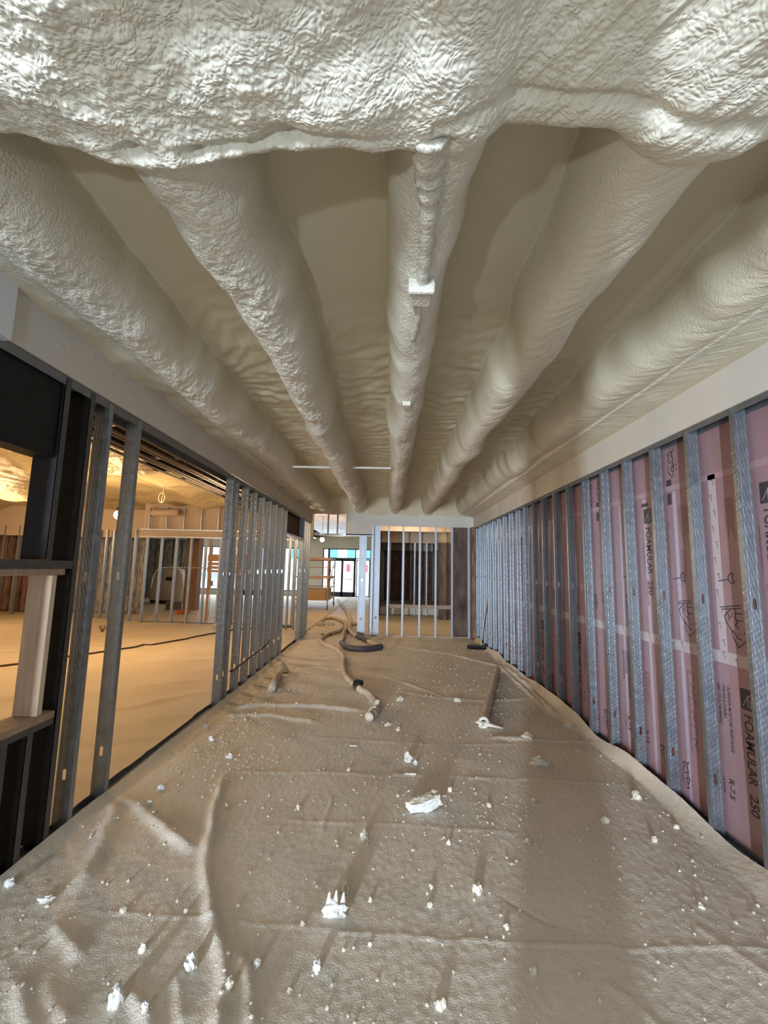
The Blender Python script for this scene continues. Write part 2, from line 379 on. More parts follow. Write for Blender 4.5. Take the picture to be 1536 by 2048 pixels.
# right wall: sheathing + gypsum band on top
m = MB(); m.box(XR + .16, XR + .22, -9.2, 19.8, 0, 3.6); struct(m.build('wall_right', M_DRY))
m = MB()
for a, b in ((-.6, 1.0), (1.003, 3.44), (3.443, 5.88), (5.883, 8.32), (8.323, 11.2)): m.box(XR - .013, XR, a, b, 2.74, 3.2)
struct(m.build('trim_1', M_DRY))
m = MB()
for a, b in ((2.10, 3.08), (3.083, 4.30), (4.303, 6.74), (6.743, 9.18), (9.183, 11.2)): m.box(XL, XL + .013, a, b, 2.82, 3.3)
struct(m.build('trim_2', M_DRY))
m = MB(); m.box(XL - .01, XL + .045, -.6, 2.10, 2.80, 3.3); struct(m.build('trim_3', mat('white_corner_panel', (.72, .76, .82), .5)))
# back band over the partition
m = MB(); m.box(-.30, XR - .013, YB, YB + .013, 2.75, 3.2)
m.box(-1.12, -.30, YB + .0, YB + .013, 2.50, 3.2); struct(m.build('trim_4', M_DRY))

# the wider entrance space behind the viewpoint, its glazed front, its ceiling and floor
m = MB(); m.box(-4.8, XR + .16, -9.2, -.6, 3.36, 3.42); struct(m.build('ceiling', M_YFOAM))
m = MB(); m.box(-4.8, -2.16, -.6, 1.1, 3.36, 3.42); struct(m.build('ceiling', M_YFOAM))
m = MB(); m.box(-4.9, -4.8, -9.2, 1.1, 0, 3.6); m.box(-4.9, -2.16, 1.1, 1.2, 0, 3.6); struct(m.build('wall_left', M_DRY))
m = MB(); m.box(-4.8, XR + .16, -9.2, -9.1, 2.75, 3.6); m.box(-4.8, XR + .16, -9.2, -9.1, 0, .12)
m.box(-4.8, -4.5, -9.2, -9.1, 0, 3); m.box(-1.35, -1.2, -9.2, -9.1, 0, 3); m.box(2.1, XR + .16, -9.2, -9.1, 0, 3); struct(m.build('wall_front', M_DRY))
m = MB(); m.box(-4.8, XR + .1, -9.1, -.6, -.01, .012); struct(m.build('floor', M_SHEET))
m = MB(); m.box(-4.8, XL - .17, -.6, 1.1, -.01, .012); struct(m.build('floor', M_SHEET))

# ------------------------------------------------------------------ floor sheeting
FOLDS = [
 ([(-1.29,3.83),(-1.24,3.55),(-1.14,3.15),(-1.05,2.84),(-.96,2.59),(-.87,2.42),(-.77,2.24),(-.68,2.12),(-.62,1.96),(-.56,1.7),(-.5,1.2)], .030, .032),
 ([(-1.93,3.42),(-1.55,3.13),(-1.3,2.93),(-1.08,2.79)], .028, .04),
 ([(-1.91,3.36),(-1.69,2.86),(-1.6,2.56),(-1.55,2.42)], .028, .05),
 ([(-.65,2.17),(-.56,2.05),(-.47,1.83),(-.42,1.5)], .026, .03),
 ([(-1.53,2.27),(-1.36,2.14),(-1.27,2.08)], .015, .03),
 ([(-1.68,2.36),(-.53,2.29),(.31,2.24),(1.21,2.23),(2.1,2.27)], .006, .007),
 ([(-1.52,3.83),(.12,3.85),(1.57,3.81),(2.1,3.78)], .008, .010),
 ([(-.85,4.61),(.29,4.5),(1.36,4.55)], .008, .012), ([(-.89,3.17),(.43,3.12),(1.38,3.06)], .005, .008),
 ([(-1.97,5.28),(-1.53,5.56),(-.8,5.56),(-.19,5.43)], .03, .045), ([(-1.9,5.15),(-1.3,5.2),(-.7,5.0)], .02, .04),
 ([(.05,6.41),(.51,6.09),(1.3,5.95),(2.1,6.2)], .014, .02), ([(-.05,10.02),(1.25,9.06),(1.98,8.03),(1.95,5.6)], .025, .03),
 ([(-2.,7.78),(-1.13,7.68),(-.11,7.26),(.83,6.01)], .018, .025), ([(-1.5,2.01),(-1.27,1.81),(-1.1,1.4)], .015, .03),
 ([(-1.35,2.0),(-1.16,1.81),(-.95,1.4)], .013, .03), ([(-1.02,1.97),(-.84,1.82),(-.7,1.5)], .014, .025), ([(-.86,2.02),(-.71,1.83)], .012, .02),
 ([(.6,2.53),(.69,2.45),(.79,2.36),(.87,2.33)], -.008, .008), ([(1.0,4.72),(2.1,4.64)], .022, .02), ([(2.03,8.23),(2.05,6.88),(2.0,5.3)], .03, .04),
 ([(-1.59,2.04),(-1.5,2.33),(-1.4,2.65)], .006, .006), ([(-.9,6.9),(-.2,6.8),(.8,6.6),(1.6,6.9)], .008, .015),
 ([(-.4,3.0),(-.38,3.5)], .006, .015), ([(.9,2.1),(1.1,1.8),(1.2,1.5)], .007, .03), ([(1.5,2.4),(1.65,2.1),(1.8,1.8)], .007, .03)]
def fold_h(X, Y, folds, seed=0):
    H = np.zeros_like(X)
    Xw = X + .012 * vn(X * 7, Y * 7, 200 + seed); Yw = Y + .012 * vn(X * 7, Y * 7, 201 + seed)
    for pts, hh, ww in folds:
        best = np.full(X.shape, 1e9); par = np.zeros_like(X); L = 0; tot = sum(math.dist(pts[i], pts[i + 1]) for i in range(len(pts) - 1))
        for (ax, ay), (bx, by) in zip(pts[:-1], pts[1:]):
            dx, dy = bx - ax, by - ay; ll = dx * dx + dy * dy
            t = np.clip(((Xw - ax) * dx + (Yw - ay) * dy) / ll, 0, 1)
            d = (Xw - ax - t * dx) ** 2 + (Yw - ay - t * dy) ** 2
            m_ = d < best; best = np.where(m_, d, best); par = np.where(m_, L + t * math.sqrt(ll), par); L += math.sqrt(ll)
        taper = np.clip(par / (.15 * tot), .15, 1) * np.clip((tot - par) / (.12 * tot), .15, 1)
        d = np.sqrt(best)
        H = H + hh * taper * np.exp(-(d / ww) ** 2) * (1 + .25 * vn(X * 12, Y * 12, 210 + seed))
    return H
ysf = [-.6]
while ysf[-1] < YB:
    y = ysf[-1]; ysf.append(y + (.05 if y < 1.2 else max(.009, .006 * y)))
ysf = np.array(ysf); ysf[-1] = YB
xf = np.linspace(XL + .003, XR - .003, 460)
Xf, Yf = np.meshgrid(xf, ysf)
Hf = .012 + fold_h(Xf, Yf, FOLDS) + .005 * fbm(Xf * 1.5, Yf * 1.5, 3, 220) + .0022 * fbm(Xf * 9, Yf * 7, 3, 221)
Hf += .0035 * np.clip(1 - worley(Xf * 20, Yf * 20, 222) * 2.2, 0, 1) * (h2(np.floor(Xf * 20), np.floor(Yf * 20), 9) > .0)
eL = np.clip(1 - (Xf - XL) / .10, 0, 1); eR = np.clip(1 - (XR - Xf) / (.13 + .06 * vn(Yf * 1.3, Yf * 0, 223)), 0, 1)
Hf += (.045 + .02 * vn(Yf * 2.2, Yf * 0, 224)) * eL ** 1.6 + (.085 + .05 * vn(Yf * 1.7, Yf * 0, 225)) * eR ** 1.5
Hf = np.maximum(Hf, .002)
def sheetz(x, y):
    i = int(np.argmin(abs(ysf - y))); j = int(np.argmin(abs(xf - x))); return float(Hf[i, j])
tag(grid_obj('protective_sheet', Xf, Yf, Hf, M_SHEET), 'tan dusty protective sheeting, creased, covering the corridor floor between the stud walls', 'floor covering')

# sheeting in the rooms beyond
xg = np.linspace(-13.5, XL - .104, 261); yg = np.linspace(.5, 24.9, 420)
Xg, Yg = np.meshgrid(xg, yg)
FL = [([(-8, 4.2), (-5, 4.4), (-3, 5.2), (-2.2, 6.2)], .02, .05), ([(-7, 5.2), (-4, 5.6), (-2.4, 6.8)], .018, .05), ([(-8, 6.5), (-5, 7.1), (-2.4, 8.2)], .02, .06),
      ([(-6, 3.4), (-4, 3.7), (-2.3, 4.4)], .018, .04), ([(-9, 8.0), (-6, 8.6), (-3, 9.6)], .02, .06), ([(-4, 2.6), (-2.2, 3.4)], .015, .04)]
Hg = .012 + fold_h(Xg, Yg, FL, 3) + .022 * fbm((Xg * .45 + Yg * .2) * 1.4, (Yg - Xg * .3) * 4.2, 4, 230) + .02
Hg = np.maximum(Hg, .002)
def sheetlz(x, y):
    i = int(np.argmin(abs(yg - y))); j = int(np.argmin(abs(xg - x))); return float(Hg[i, j])
tag(grid_obj('protective_sheet', Xg, Yg, Hg, M_SHEETL), 'warm lit wrinkled sheeting covering the floor of the large room at left', 'floor covering')
xg2 = np.linspace(XL - .17, XR + .1, 110); yg2 = np.linspace(YB, 24.9, 200)
X2, Y2 = np.meshgrid(xg2, yg2)
H2 = .016 + .010 * fbm(X2 * 2, Y2 * 2, 4, 240)
tag(grid_obj('protective_sheet', X2, Y2, np.maximum(H2, .002), M_SHEETL), 'dusty sheeting on the floor past the back opening, towards the glass door', 'floor covering')

# ------------------------------------------------------------------ studs
def stud_mb(depth, flange, height, holes, hr=.012, open_neg=True):
    """C stud: web in the local X-Z plane, flanges parallel to Y-Z; local x from -depth (outer) to 0 (room side), y from 0 (web) to flange"""
    m = MB(); tks = .0022; s = 1
    d = depth
    # web strips with pressed grooves
    cx = -d / 2; a0 = cx - hr; a1 = cx + hr
    def strip(pts):  # pts list of (x, y)
        for (xa, ya), (xb, yb) in zip(pts[:-1], pts[1:]):
            m.add([(xa, ya, 0), (xb, yb, 0), (xb, yb, height), (xa, ya, height)], [(0, 1, 2, 3)])
    g = min(.012, (d / 2 - hr) * .3)
    gl = -d + (d / 2 - hr) * .5; gr = -(d / 2 - hr) * .5
    strip([(-d, 0), (gl - g / 2, 0), (gl, .0008), (gl + g / 2, 0), (a0, 0)])
    strip([(a1, 0), (gr - g / 2, 0), (gr, .0008), (gr + g / 2, 0), (0, 0)])
    zc = 0.
    for hz in sorted(holes) + [None]:
        z1 = height if hz is None else hz
        bot = [(a1, zc), (a0, zc)] if zc == 0 else [(cx + hr * math.cos(math.pi * k / 8), zc + .022 + hr * math.sin(math.pi * k / 8)) for k in range(9)]
        if hz is None: top = [(a0, z1), (a1, z1)]
        else: top = [(cx - hr * math.cos(math.pi * k / 8), hz - .022 - hr * math.sin(math.pi * k / 8)) for k in range(9)]
        pts = bot + top
        # fan from a centre so it stays convex-safe
        zmid = sum(p[1] for p in pts) / len(pts)
        vs = [(cx, 0, zmid)] + [(x, 0, z) for x, z in pts]
        n = len(pts); m.add(vs, [(0, 1 + k, 1 + (k + 1) % n) for k in range(n)])
        zc = hz if hz is not None else 0
    # flanges + lips
    for x, sx in ((0, -1), (-d, 1)):
        m.add([(x, 0, 0), (x, flange, 0), (x, flange, height), (x, 0, height)], [(0, 1, 2, 3)])
        m.add([(x, flange, 0), (x + sx * .010, flange, 0), (x + sx * .010, flange, height), (x, flange, height)], [(0, 1, 2, 3)])
    return m
def stud_proto(name, depth, flange, height, holes, material):
    o = stud_mb(depth, flange, height, holes).build(name, material)
    sm = o.modifiers.new('thick', 'SOLIDIFY'); sm.thickness = .0016; sm.offset = 0
    return o
USED = {}
def place(proto, loc, label, group, cat='stud', scale=(1, 1, 1), rz=0., parts=()):
    k = proto.name
    if k in USED: o = proto.copy(); col.objects.link(o)
    else: o = proto; USED[k] = 1
    o.location = loc; o.scale = scale; o.rotation_euler = (0, 0, rz)
    return tag(o, label, cat, group)

# right wall studs: depth towards +x, room flange at XR. Mirror the proto in x.
pr = stud_proto('metal_stud', .092, .034, 2.735, [.35, 1.52], M_GALV)
for k in range(20):
    y = 2.69 + .435 * k
    lab = ('nearest' if k == 0 else ORD[k]) + ' galvanized steel stud' + (' counted from the camera' if k else ' to the camera') + ' along the pink board wall'
    if k == 19: lab = 'last galvanized steel stud of the pink board wall, at its far end'
    place(pr, (XR, y, .005), lab, 'steel studs in front of the pink boards', scale=(-.86, 1, 1))
m = MB(); m.box(XR, XR + .092, 1.2, YB - .05, .0, .003); m.box(XR, XR + .0015, 1.2, YB - .05, .0, .035); m.box(XR + .0905, XR + .092, 1.2, YB - .05, .0, .035)
tag(m.build('stud_track', M_TRACK), 'dark floor track under the studs of the pink board wall', 'track')
m = MB(); m.box(XR, XR + .092, 1.2, YB - .05, 2.742, 2.745); m.box(XR + .0005, XR + .002, 1.2, YB - .05, 2.70, 2.742); m.box(XR + .090, XR + .0915, 1.2, YB - .05, 2.70, 2.742)
tag(m.build('stud_track', M_TRACK), 'steel top track holding the studs of the pink board wall', 'track')

# left wall studs
pl = stud_proto('metal_stud', .100, .041, 2.80, [.33, 1.58], M_GALV)
LY = [(2.98, 'first galvanized stud of the left wall, just past the doubled black studs'),
      (3.345, 'galvanized stud of the left wall standing at the near side of the wide gap'),
      (5.50, 'near stud of the doubled pair at the far side of the wide left gap'),
      (5.68, 'second stud of the doubled pair at the far side of the wide left gap')]
for y, lb in LY: place(pl, (XL, y - .0, .005), lb, 'galvanized studs of the left wall')
for k, y in enumerate((6.10, 6.50, 6.92, 7.33, 7.74, 8.15, 8.48)):
    place(pl, (XL, y, .005), ORD[k] + ' single stud beyond the doubled pair in the left wall' if k < 6 else 'left wall stud at the near jamb of the far doorway', 'galvanized studs of the left wall')
for k, y in enumerate((10.22, 10.46, 10.76, 11.06)):
    place(pl, (XL, y, .005), ('stud at the far jamb of the left doorway', 'left wall stud next beyond the far door jamb', 'last but one stud of the left wall before the back corner', 'left wall stud standing in the back corner')[k], 'galvanized studs of the left wall')
m = MB()
for a, b in ((1.2, 8.53), (10.2, 11.15)):
    m.box(XL - .102, XL, a, b, .0, .003); m.box(XL - .0015, XL, a, b, .0, .035); m.box(XL - .102, XL - .1005, a, b, .0, .035)
tag(m.build('stud_track', M_TRACK), 'dark floor track under the left stud wall', 'track')
m = MB(); m.box(XL - .15, XL - .001, 1.2, 11.15, 2.812, 2.815); m.box(XL - .0025, XL - .001, 1.2, 11.15, 2.76, 2.812); m.box(XL - .15, XL - .1485, 1.2, 11.15, 2.76, 2.812)
tag(m.build('stud_track', M_TRACK), 'steel top track of the left stud wall under the gypsum band', 'track')

# black heavy studs and framed opening at near left
def black_stud(y, z0, z1, lab, fl=.045, galvlip=False):
    m = MB(); d = .152
    m.box(XL - d, XL, y, y + .003, z0, z1); m.box(XL - .003, XL, y + .0, y + fl, z0, z1, 1); m.box(XL - d, XL - d + .003, y + .003, y + fl, z0, z1)
    m.box(XL - .018, XL - .003, y + fl - .003, y + fl, z0, z1)
    o = m.build('heavy_stud', [M_BLACK, M_BLACKL])
    return tag(o, lab, 'stud', 'black heavy studs at the near left opening')
black_stud(2.78, .005, 2.81, 'full-height black stud closing the framed opening, beside the first galvanized stud')
black_stud(2.555, 1.695, 2.81, 'short black stud above the opening, under the gypsum band')
black_stud(2.57, .005, .72, 'short black stud under the wooden sill, next to the full-height one')
black_stud(2.40, .005, .72, 'short black stud under the wooden sill at the picture edge')
m = MB(); m.box(XL - .15, XL, 1.3, 2.78, 1.645, 1.692); m.box(XL - .15, XL + .0015, 1.3, 2.782, 1.642, 1.645)
tag(m.build('header_track', mat('dusty_black_steel', (.07, .065, .065), .5, .3, color2=(.12, .11, .10), noise=.5, nscale=30)), 'dusty dark steel header across the top of the near left opening', 'header')
m = MB(); m.box(XL - .15, XL - .02, 1.3, 2.545, 2.30, 2.81)
hb = tag(m.build('header_box', M_BLACK), 'deep black box header hanging above the near left opening', 'header')
m = MB(); m.box(XL - .152, XL + .004, 1.3, 2.755, .72, .758)
tag(m.build('sill_track', mat('dusty_black_steel', (.07, .065, .065))), 'steel sill track under the wooden sill at near left', 'sill')
m = MB(); m.box(XL - .145, XL - .002, 1.3, 2.725, 1.604, 1.642); tag(m.build('wooden_header_board', M_WOOD, bevel=.002), 'horizontal pine board under the steel header of the near left opening', 'lumber')
m = MB(); m.box(XL - .145, XL - .002, 2.625, 2.663, .800, 1.603, 0); o = m.build('wooden_trimmer', [M_WOOD, M_WOODW], bevel=.002)
for p in o.data.polygons:
    if p.normal.x > .9: p.material_index = 1
tag(o, 'upright pine board lining the side of the near left opening', 'lumber')
m = MB(); m.box(XL - .152, XL + .012, 1.3, 2.75, .760, .799); tag(m.build('wooden_sill', M_WOOD, bevel=.002), 'flat pine sill board at the bottom of the near left opening', 'lumber')

# header panel over the far left doorway
m = MB(); m.box(XL - .14, XL - .10, 8.55, 10.2, 2.34, 2.81); tag(m.build('door_header', mat('dark_brown_panel', (.06, .03, .02), .7)), 'dark brown header panel above the far left doorway', 'header')
m = MB(); m.box(XL - .15, XL, 8.53, 10.2, 2.30, 2.335); tag(m.build('header_track', M_GALVF), 'thin steel track under the dark header of the far left doorway', 'header')
for k, x in enumerate((-2.30, -2.48, -2.66)):
    place(pl, (x, 11.9, .005), ('dim stud seen through the far left doorway, nearest the corridor', 'middle dim stud of the three seen through the far left doorway', 'dim stud seen through the far left doorway, furthest from the corridor')[k], 'dim studs seen through the far left doorway', scale=(.8, 1, .9), rz=math.pi / 2)

# ------------------------------------------------------------------ pink boards with print
XB = XR + .094
def text_mesh(s, _c={}):
    if s in _c: return _c[s]
    cu = bpy.data.curves.new('t', 'FONT'); cu.body = s; cu.size = 1; cu.resolution_u = 3; cu.offset = .018
    o = bpy.data.objects.new('t', cu); col.objects.link(o); bpy.context.view_layer.update()
    dg = bpy.context.evaluated_depsgraph_get(); me = o.evaluated_get(dg).to_mesh()
    vs = [(v.co.x, v.co.y) for v in me.vertices]; fs = [tuple(p.vertices) for p in me.polygons]
    bpy.data.objects.remove(o); bpy.data.curves.remove(cu)
    xs_ = [a for a, b in vs]; ys_ = [b for a, b in vs]
    x0, x1, y0, y1 = min(xs_), max(xs_), min(ys_), max(ys_)
    vs = [((a - x0) / (x1 - x0), (b - y0) / (y1 - y0)) for a, b in vs]
    _c[s] = (vs, fs); return _c[s]
class Print:
    def __init__(s, root): s.b = MB(); s.n = 0; s.root = root
    def cut(s, name):
        if s.b.v: s.b.build(name, [M_INK, M_INKR, M_TAPE], s.root); s.b = MB()
    def X(s): s.n += 1; return XB - .0012 - .00002 * (s.n % 20)
    def text(s, t, y, z, length, hgt, mi=0, slant=0.):
        if hgt > .03: s.cut('printed_mark')
        """reads downward from (y,z); glyph tops towards the camera side (-Y)"""
        vs, fs = text_mesh(t); x = s.X()
        s.b.add([(x, y - b * hgt, z - a * length - slant * b * hgt * -1) for a, b in vs], fs, mi)
    def rect(s, y0, y1, z0, z1, mi=0):
        x = s.X(); s.b.add([(x, y0, z0), (x, y1, z0), (x, y1, z1), (x, y0, z1)], [(0, 1, 2, 3)], mi)
    def line(s, pts, wd=.006, mi=0):
        x = s.X()
        for (y0, z0), (y1, z1) in zip(pts[:-1], pts[1:]):
            d = math.hypot(y1 - y0, z1 - z0)
            if d < 1e-6: continue
            ny, nz = -(z1 - z0) / d * wd / 2, (y1 - y0) / d * wd / 2; ey, ez = (y1 - y0) / d * wd * .4, (z1 - z0) / d * wd * .4
            s.b.add([(x, y0 + ny - ey, z0 + nz - ez), (x, y0 - ny - ey, z0 - nz - ez), (x, y1 - ny + ey, z1 - nz + ez), (x, y1 + ny + ey, z1 + nz + ez)], [(0, 1, 2, 3)], mi)
def pic(P, cy, cz, pls, su, sv, wd=.007, mi=0):
    P.cut('printed_mark')
    for pl_ in pls: P.line([(cy - u * su, cz - v * sv) for u, v in pl_], wd, mi)
    P.cut('printed_drawing')
HAND = [[(-125, -180), (120, -225)], [(-125, -150), (120, -190)], [(-10, -160), (-60, -120), (-105, -70), (-90, 0), (-50, 70), (0, 120), (50, 190), (100, 210)],
        [(0, 120), (-20, 110), (0, 210), (50, 310), (155, 210)], [(40, -160), (40, -60), (60, 0), (30, 30), (70, 75)], [(45, -120), (130, -120)], [(45, -30), (130, -30)],
        [(-60, -110), (-40, -60), (-45, -20)], [(0, -120), (-10, -60)], [(75, 135), (85, 140)], [(130, 125), (145, 110)]]
TANG = [[(60, -220), (40, -180), (-20, -190), (-60, -160), (-30, -120), (-60, -60), (-20, -20), (40, -60), (20, -120), (-10, -150)], [(20, -200), (40, -60), (20, 40), (50, 60), (60, 20), (30, 0)],
        [(-70, 0), (-60, 120), (-20, 160), (0, 200), (40, 180), (30, 130), (0, 100), (-10, 60), (30, 40), (50, 80), (30, 120)], [(90, 30), (105, 40)], [(90, 110), (105, 100)]]
STICK = [[(-160, 20), (-10, -10)], [(60, -100), (20, -90), (-10, -50), (-5, 0), (20, 40), (60, 40), (80, 20)], [(60, -100), (50, -40), (70, 20)]]
su, sv = 1 / 7.31 / 229, 1 / 7.31 / 300
def chain(P, y, z0, z1, n, wd, mi=0):
    P.cut('printed_mark')
    P.line([(y, z0), (y, z1)], .004, mi); h = (z0 - z1) / n
    for i in range(n):
        za = z0 - i * h; P.line([(y, za), (y - wd, za - .008)], .004, mi); P.line([(y - wd, za - .008), (y - wd, za - h * .3)], .004, mi)
        P.line([(y - wd * .3, za - h * .5), (y - wd, za - h * .55), (y - wd * .5, za - h * .75), (y - wd, za - h * .9)], .004, mi)
    P.cut('printed_drawing')
def smalltext(P, y, z, n, length, mi=1, hgt=.010, gap=.017, seed=0):
    P.cut('printed_mark')
    words = ['HIGH PERFORMANCE RIGID FOAM INSULATION', 'EXTRUDED POLYSTYRENE INSULATION BOARD', 'READ THIS BEFORE YOU INSTALL OR HANDLE', 'KEEP AWAY FROM HEAT AND OPEN FLAME']
    for i in range(n): P.text(words[(i + seed) % 4], y - i * gap, z - .004 * (i % 3), length * (.7 + .3 * ((i * 7 + seed) % 5) / 4), hgt, mi)
    P.cut('printed_text')
def logo(P, y, z, s=.095):
    P.cut('printed_mark')
    P.rect(y - s, y, z - s * 1.15, z, 0)
    P.line([(y - .15 * s, z - .95 * s), (y - .5 * s, z - .45 * s), (y - .9 * s, z - .15 * s)], .004, 2)
    for k in range(3): P.line([(y - (.5 + .12 * k) * s, z - .35 * s - .1 * s * k), (y - (.5 + .12 * k) * s, z - 1.0 * s)], .0035, 2)
    P.cut('printed_logo')
ZR = [(.02, 1.148), (1.152, 2.368), (2.372, 2.80)]
YC = [1.78 + 1.22 * k for k in range(9)]
rowname = ['bottom row', 'middle row', 'top row']
for r in range(3):
    for c in range(8):
        y0, y1 = YC[c] + .002, min(YC[c + 1] - .002, YB - .05)
        if y1 <= y0: continue
        lab = 'pink rigid insulation board behind the right studs, %s, %s from the camera' % (rowname[r], ORD[c])
        root = empty('insulation_board', (XB, y0, ZR[r][0]), lab, 'insulation board', 'pink boards on the right wall')
        m = MB(); m.box(XB, XB + .038, y0, y1, ZR[r][0], ZR[r][1]); m.build('panel', M_PINK, root)
        P = Print(root); e = y0
        if r == 1:
            logo(P, e + .87, 2.25, .112); P.text('FOAMULAR', e + .855, 2.085, .40, .075); P.text('250', e + .855, 1.63, .12, .066)
            P.cut('printed_text'); P.line([(e + .868, 1.64), (e + .868, 1.42)], .008, 1); P.cut('printed_mark'); smalltext(P, e + .90, 2.0, 1, .42)
            pic(P, e + 1.16, 1.39, HAND, su * 1.08, sv * 1.1); pic(P, e + .40, 1.39, HAND, su * 1.05, sv * 1.1); pic(P, e + .42, 1.66, STICK, su, sv)
            pic(P, e + 1.165, 1.66, STICK, su, sv)
            smalltext(P, e + .40, 2.22, 6, .30); smalltext(P, e + .40, 1.88, 3, .26, seed=2); smalltext(P, e + 1.16, 2.20, 5, .28, seed=1)
            P.cut('printed_mark'); P.text('R-7.5', e + .75, 1.66, .085, .035); chain(P, e + .60, 2.1, 1.72, 2, .06, 1)
            pic(P, e + .62, 1.38, TANG, su * .8, sv * .8)
            P.cut('printed_mark')
            if c == 1: P.rect(e + .80, e + .90, 2.27, 2.30, 0)
            P.cut('printed_mark'); P.rect(e + .48, e + .53, 2.24, 2.33, 0)
        elif r == 0:
            logo(P, e + 1.145, .99, .11); P.text('FOAMULAR', e + 1.13, .835, .41, .074); P.text('250', e + 1.13, .37, .12, .066)
            smalltext(P, e + 1.155, .86, 1, .42)
            for i, (t, L) in enumerate((('\u2022 SUPERIOR MOISTURE RESISTANCE', .42), ('\u2022 STRONG & DURABLE', .22), ('\u2022 EASY TO CUT & HANDLE', .27))):
                P.text(t, e + .035 + .042 * i, .98, L, .027)
            P.cut('printed_text')
            P.text('R-7.5', e + .075, .385, .12, .045); P.text('1.5 INCH', e + .125, .38, .10, .016)
            chain(P, e + .42, .98, .42, 3, .07); pic(P, e + .50, .22, TANG, su, sv); pic(P, e + .74, .25, HAND, su, sv * .8)
            P.line([(e + .75, .52), (e + .66, .515)], .005); P.cut('printed_mark'); smalltext(P, e + .78, .72, 2, .2); smalltext(P, e + .98, .86, 4, .34, seed=1)
            P.cut('printed_text'); P.text('R-7.5', e + 1.0, .36, .10, .035)
        else:
            pic(P, e + .46, 2.56, TANG, su * 1.05, sv * 1.15); pic(P, e + .68, 2.56, HAND, su, sv)
            P.text('250', e + 1.07, 2.80, .07, .05); P.text('R-7.5', e + .30, 2.79, .10, .035); smalltext(P, e + 1.03, 2.78, 1, .16)
            P.cut('printed_text'); P.rect(e + .47, e + .53, 2.39, 2.44, 0)
        P.cut('printed_text')
def tape(y0, y1, z0, z1, lab, material, marks):
    root = empty('seam_tape', (XB, y0, z0), lab, 'tape', 'tape strips over the pink board seams')
    m = MB(); m.box(XB - .0006, XB - .0001, y0, y1, z0, z1); m.build('strip', material, root)
    if marks:
        P = Print(root); vert = (z1 - z0) > (y1 - y0)
        n = int(max(z1 - z0, y1 - y0) / .105)
        for i in range(n):
            t = (i + .5) / n
            if vert: y = (y0 + y1) / 2 + (.012 if i % 2 else -.012); z = z0 + (z1 - z0) * t
            else: y = y0 + (y1 - y0) * t; z = (z0 + z1) / 2 + (.014 if i % 2 else -.012)
            P.line([(y - .004, z - .022), (y + .008, z + .018)], .0035); P.line([(y - .006, z + .02), (y + .020, z + .016)], .0035)
        P.cut('printed_pattern')
tape(1.4, YB - .1, 1.112, 1.190, 'long horizontal tape over the lower seam of the pink boards', M_TAPE, True)
tape(1.4, YB - .1, 2.350, 2.392, 'long horizontal tape over the upper seam of the pink boards', M_PINK if False else mat('pale_pink_tape', (.42, .28, .31), .3), False)
tape(3.005, 3.075, 1.192, 2.385, 'vertical tape with small T marks over the nearest seam of the pink boards', M_TAPE, True)
for k, yy_ in enumerate((3.44, 3.85, 4.26, 5.07, 5.48, 6.29)):
    tape(yy_ - .01, yy_ + .03, 1.192, 2.34, 'plain lilac vertical tape strip on the pink boards, %s of those beyond the T-marked strip' % ORD[k], M_TAPEC, False)
for k, yy_ in enumerate((3.46, 3.87, 4.28)):
    tape(yy_ - .01, yy_ + .025, .05, 1.11, 'plain lilac vertical tape low on the pink boards, %s from the camera' % ORD[k], M_TAPEC, False)

# ------------------------------------------------------------------ back partition (y = 11.2)
pb = stud_proto('metal_stud', .092, .041, 2.74, [.45, 1.5], M_GALVP)
for k, (x, lab) in enumerate(((-.58, 'stud at the right jamb of the back opening'), (-.40, 'near stud of the boxed pair right of the back opening'), (-.235, 'wide bright stud starting the back partition'),
                              (.00, 'first thin stud right of the bright jamb in the back partition'), (.37, 'second thin stud right of the bright jamb in the back partition'),
                              (.79, 'third thin stud right of the bright jamb in the back partition'), (1.19, 'back partition stud just left of the dark round column'),
                              (1.60, 'back partition stud between the two dark columns'), (2.02, 'back partition stud in the right corner of the corridor'))):
    hs = (2.50 if k == 0 else 2.745) / 2.74
    place(pb, (x, YB + .0, .005), lab, 'studs of the back partition', scale=((2.0, 1, 1.5)[k] if k < 3 else 1, 1, hs), rz=0 if k in (0, 2) else math.pi / 2)
m = MB(); m.box(-.30, XR - .02, YB + .0, YB + .092, .0, .03); tag(m.build('stud_track', M_DUSTY), 'dusty floor track under the back partition', 'track')
m = MB(); m.box(-1.92, -.34, YB, YB + .092, 2.49, 2.53); tag(m.build('header_track', M_GALVF), 'steel header track across the top of the back opening', 'header')
for k, x in enumerate((-1.60, -1.36, -.98)):
    m = MB(); m.box(x, x + .04, YB + .02, YB + .025, 2.53, 3.1); m.box(x, x + .003, YB + .02, YB + .09, 2.53, 3.1)
    tag(m.build('cripple_stud', M_DRYB), '%s short stud above the back opening' % ('leftmost', 'middle', 'rightmost')[k], 'stud', 'short studs above the back opening')
m = MB(); m.box(-.05, 1.60, YB + .02, YB + .058, .70, .79); tag(m.build('wood_blocking', M_WOOD), 'horizontal pine blocking running through the back partition', 'lumber')
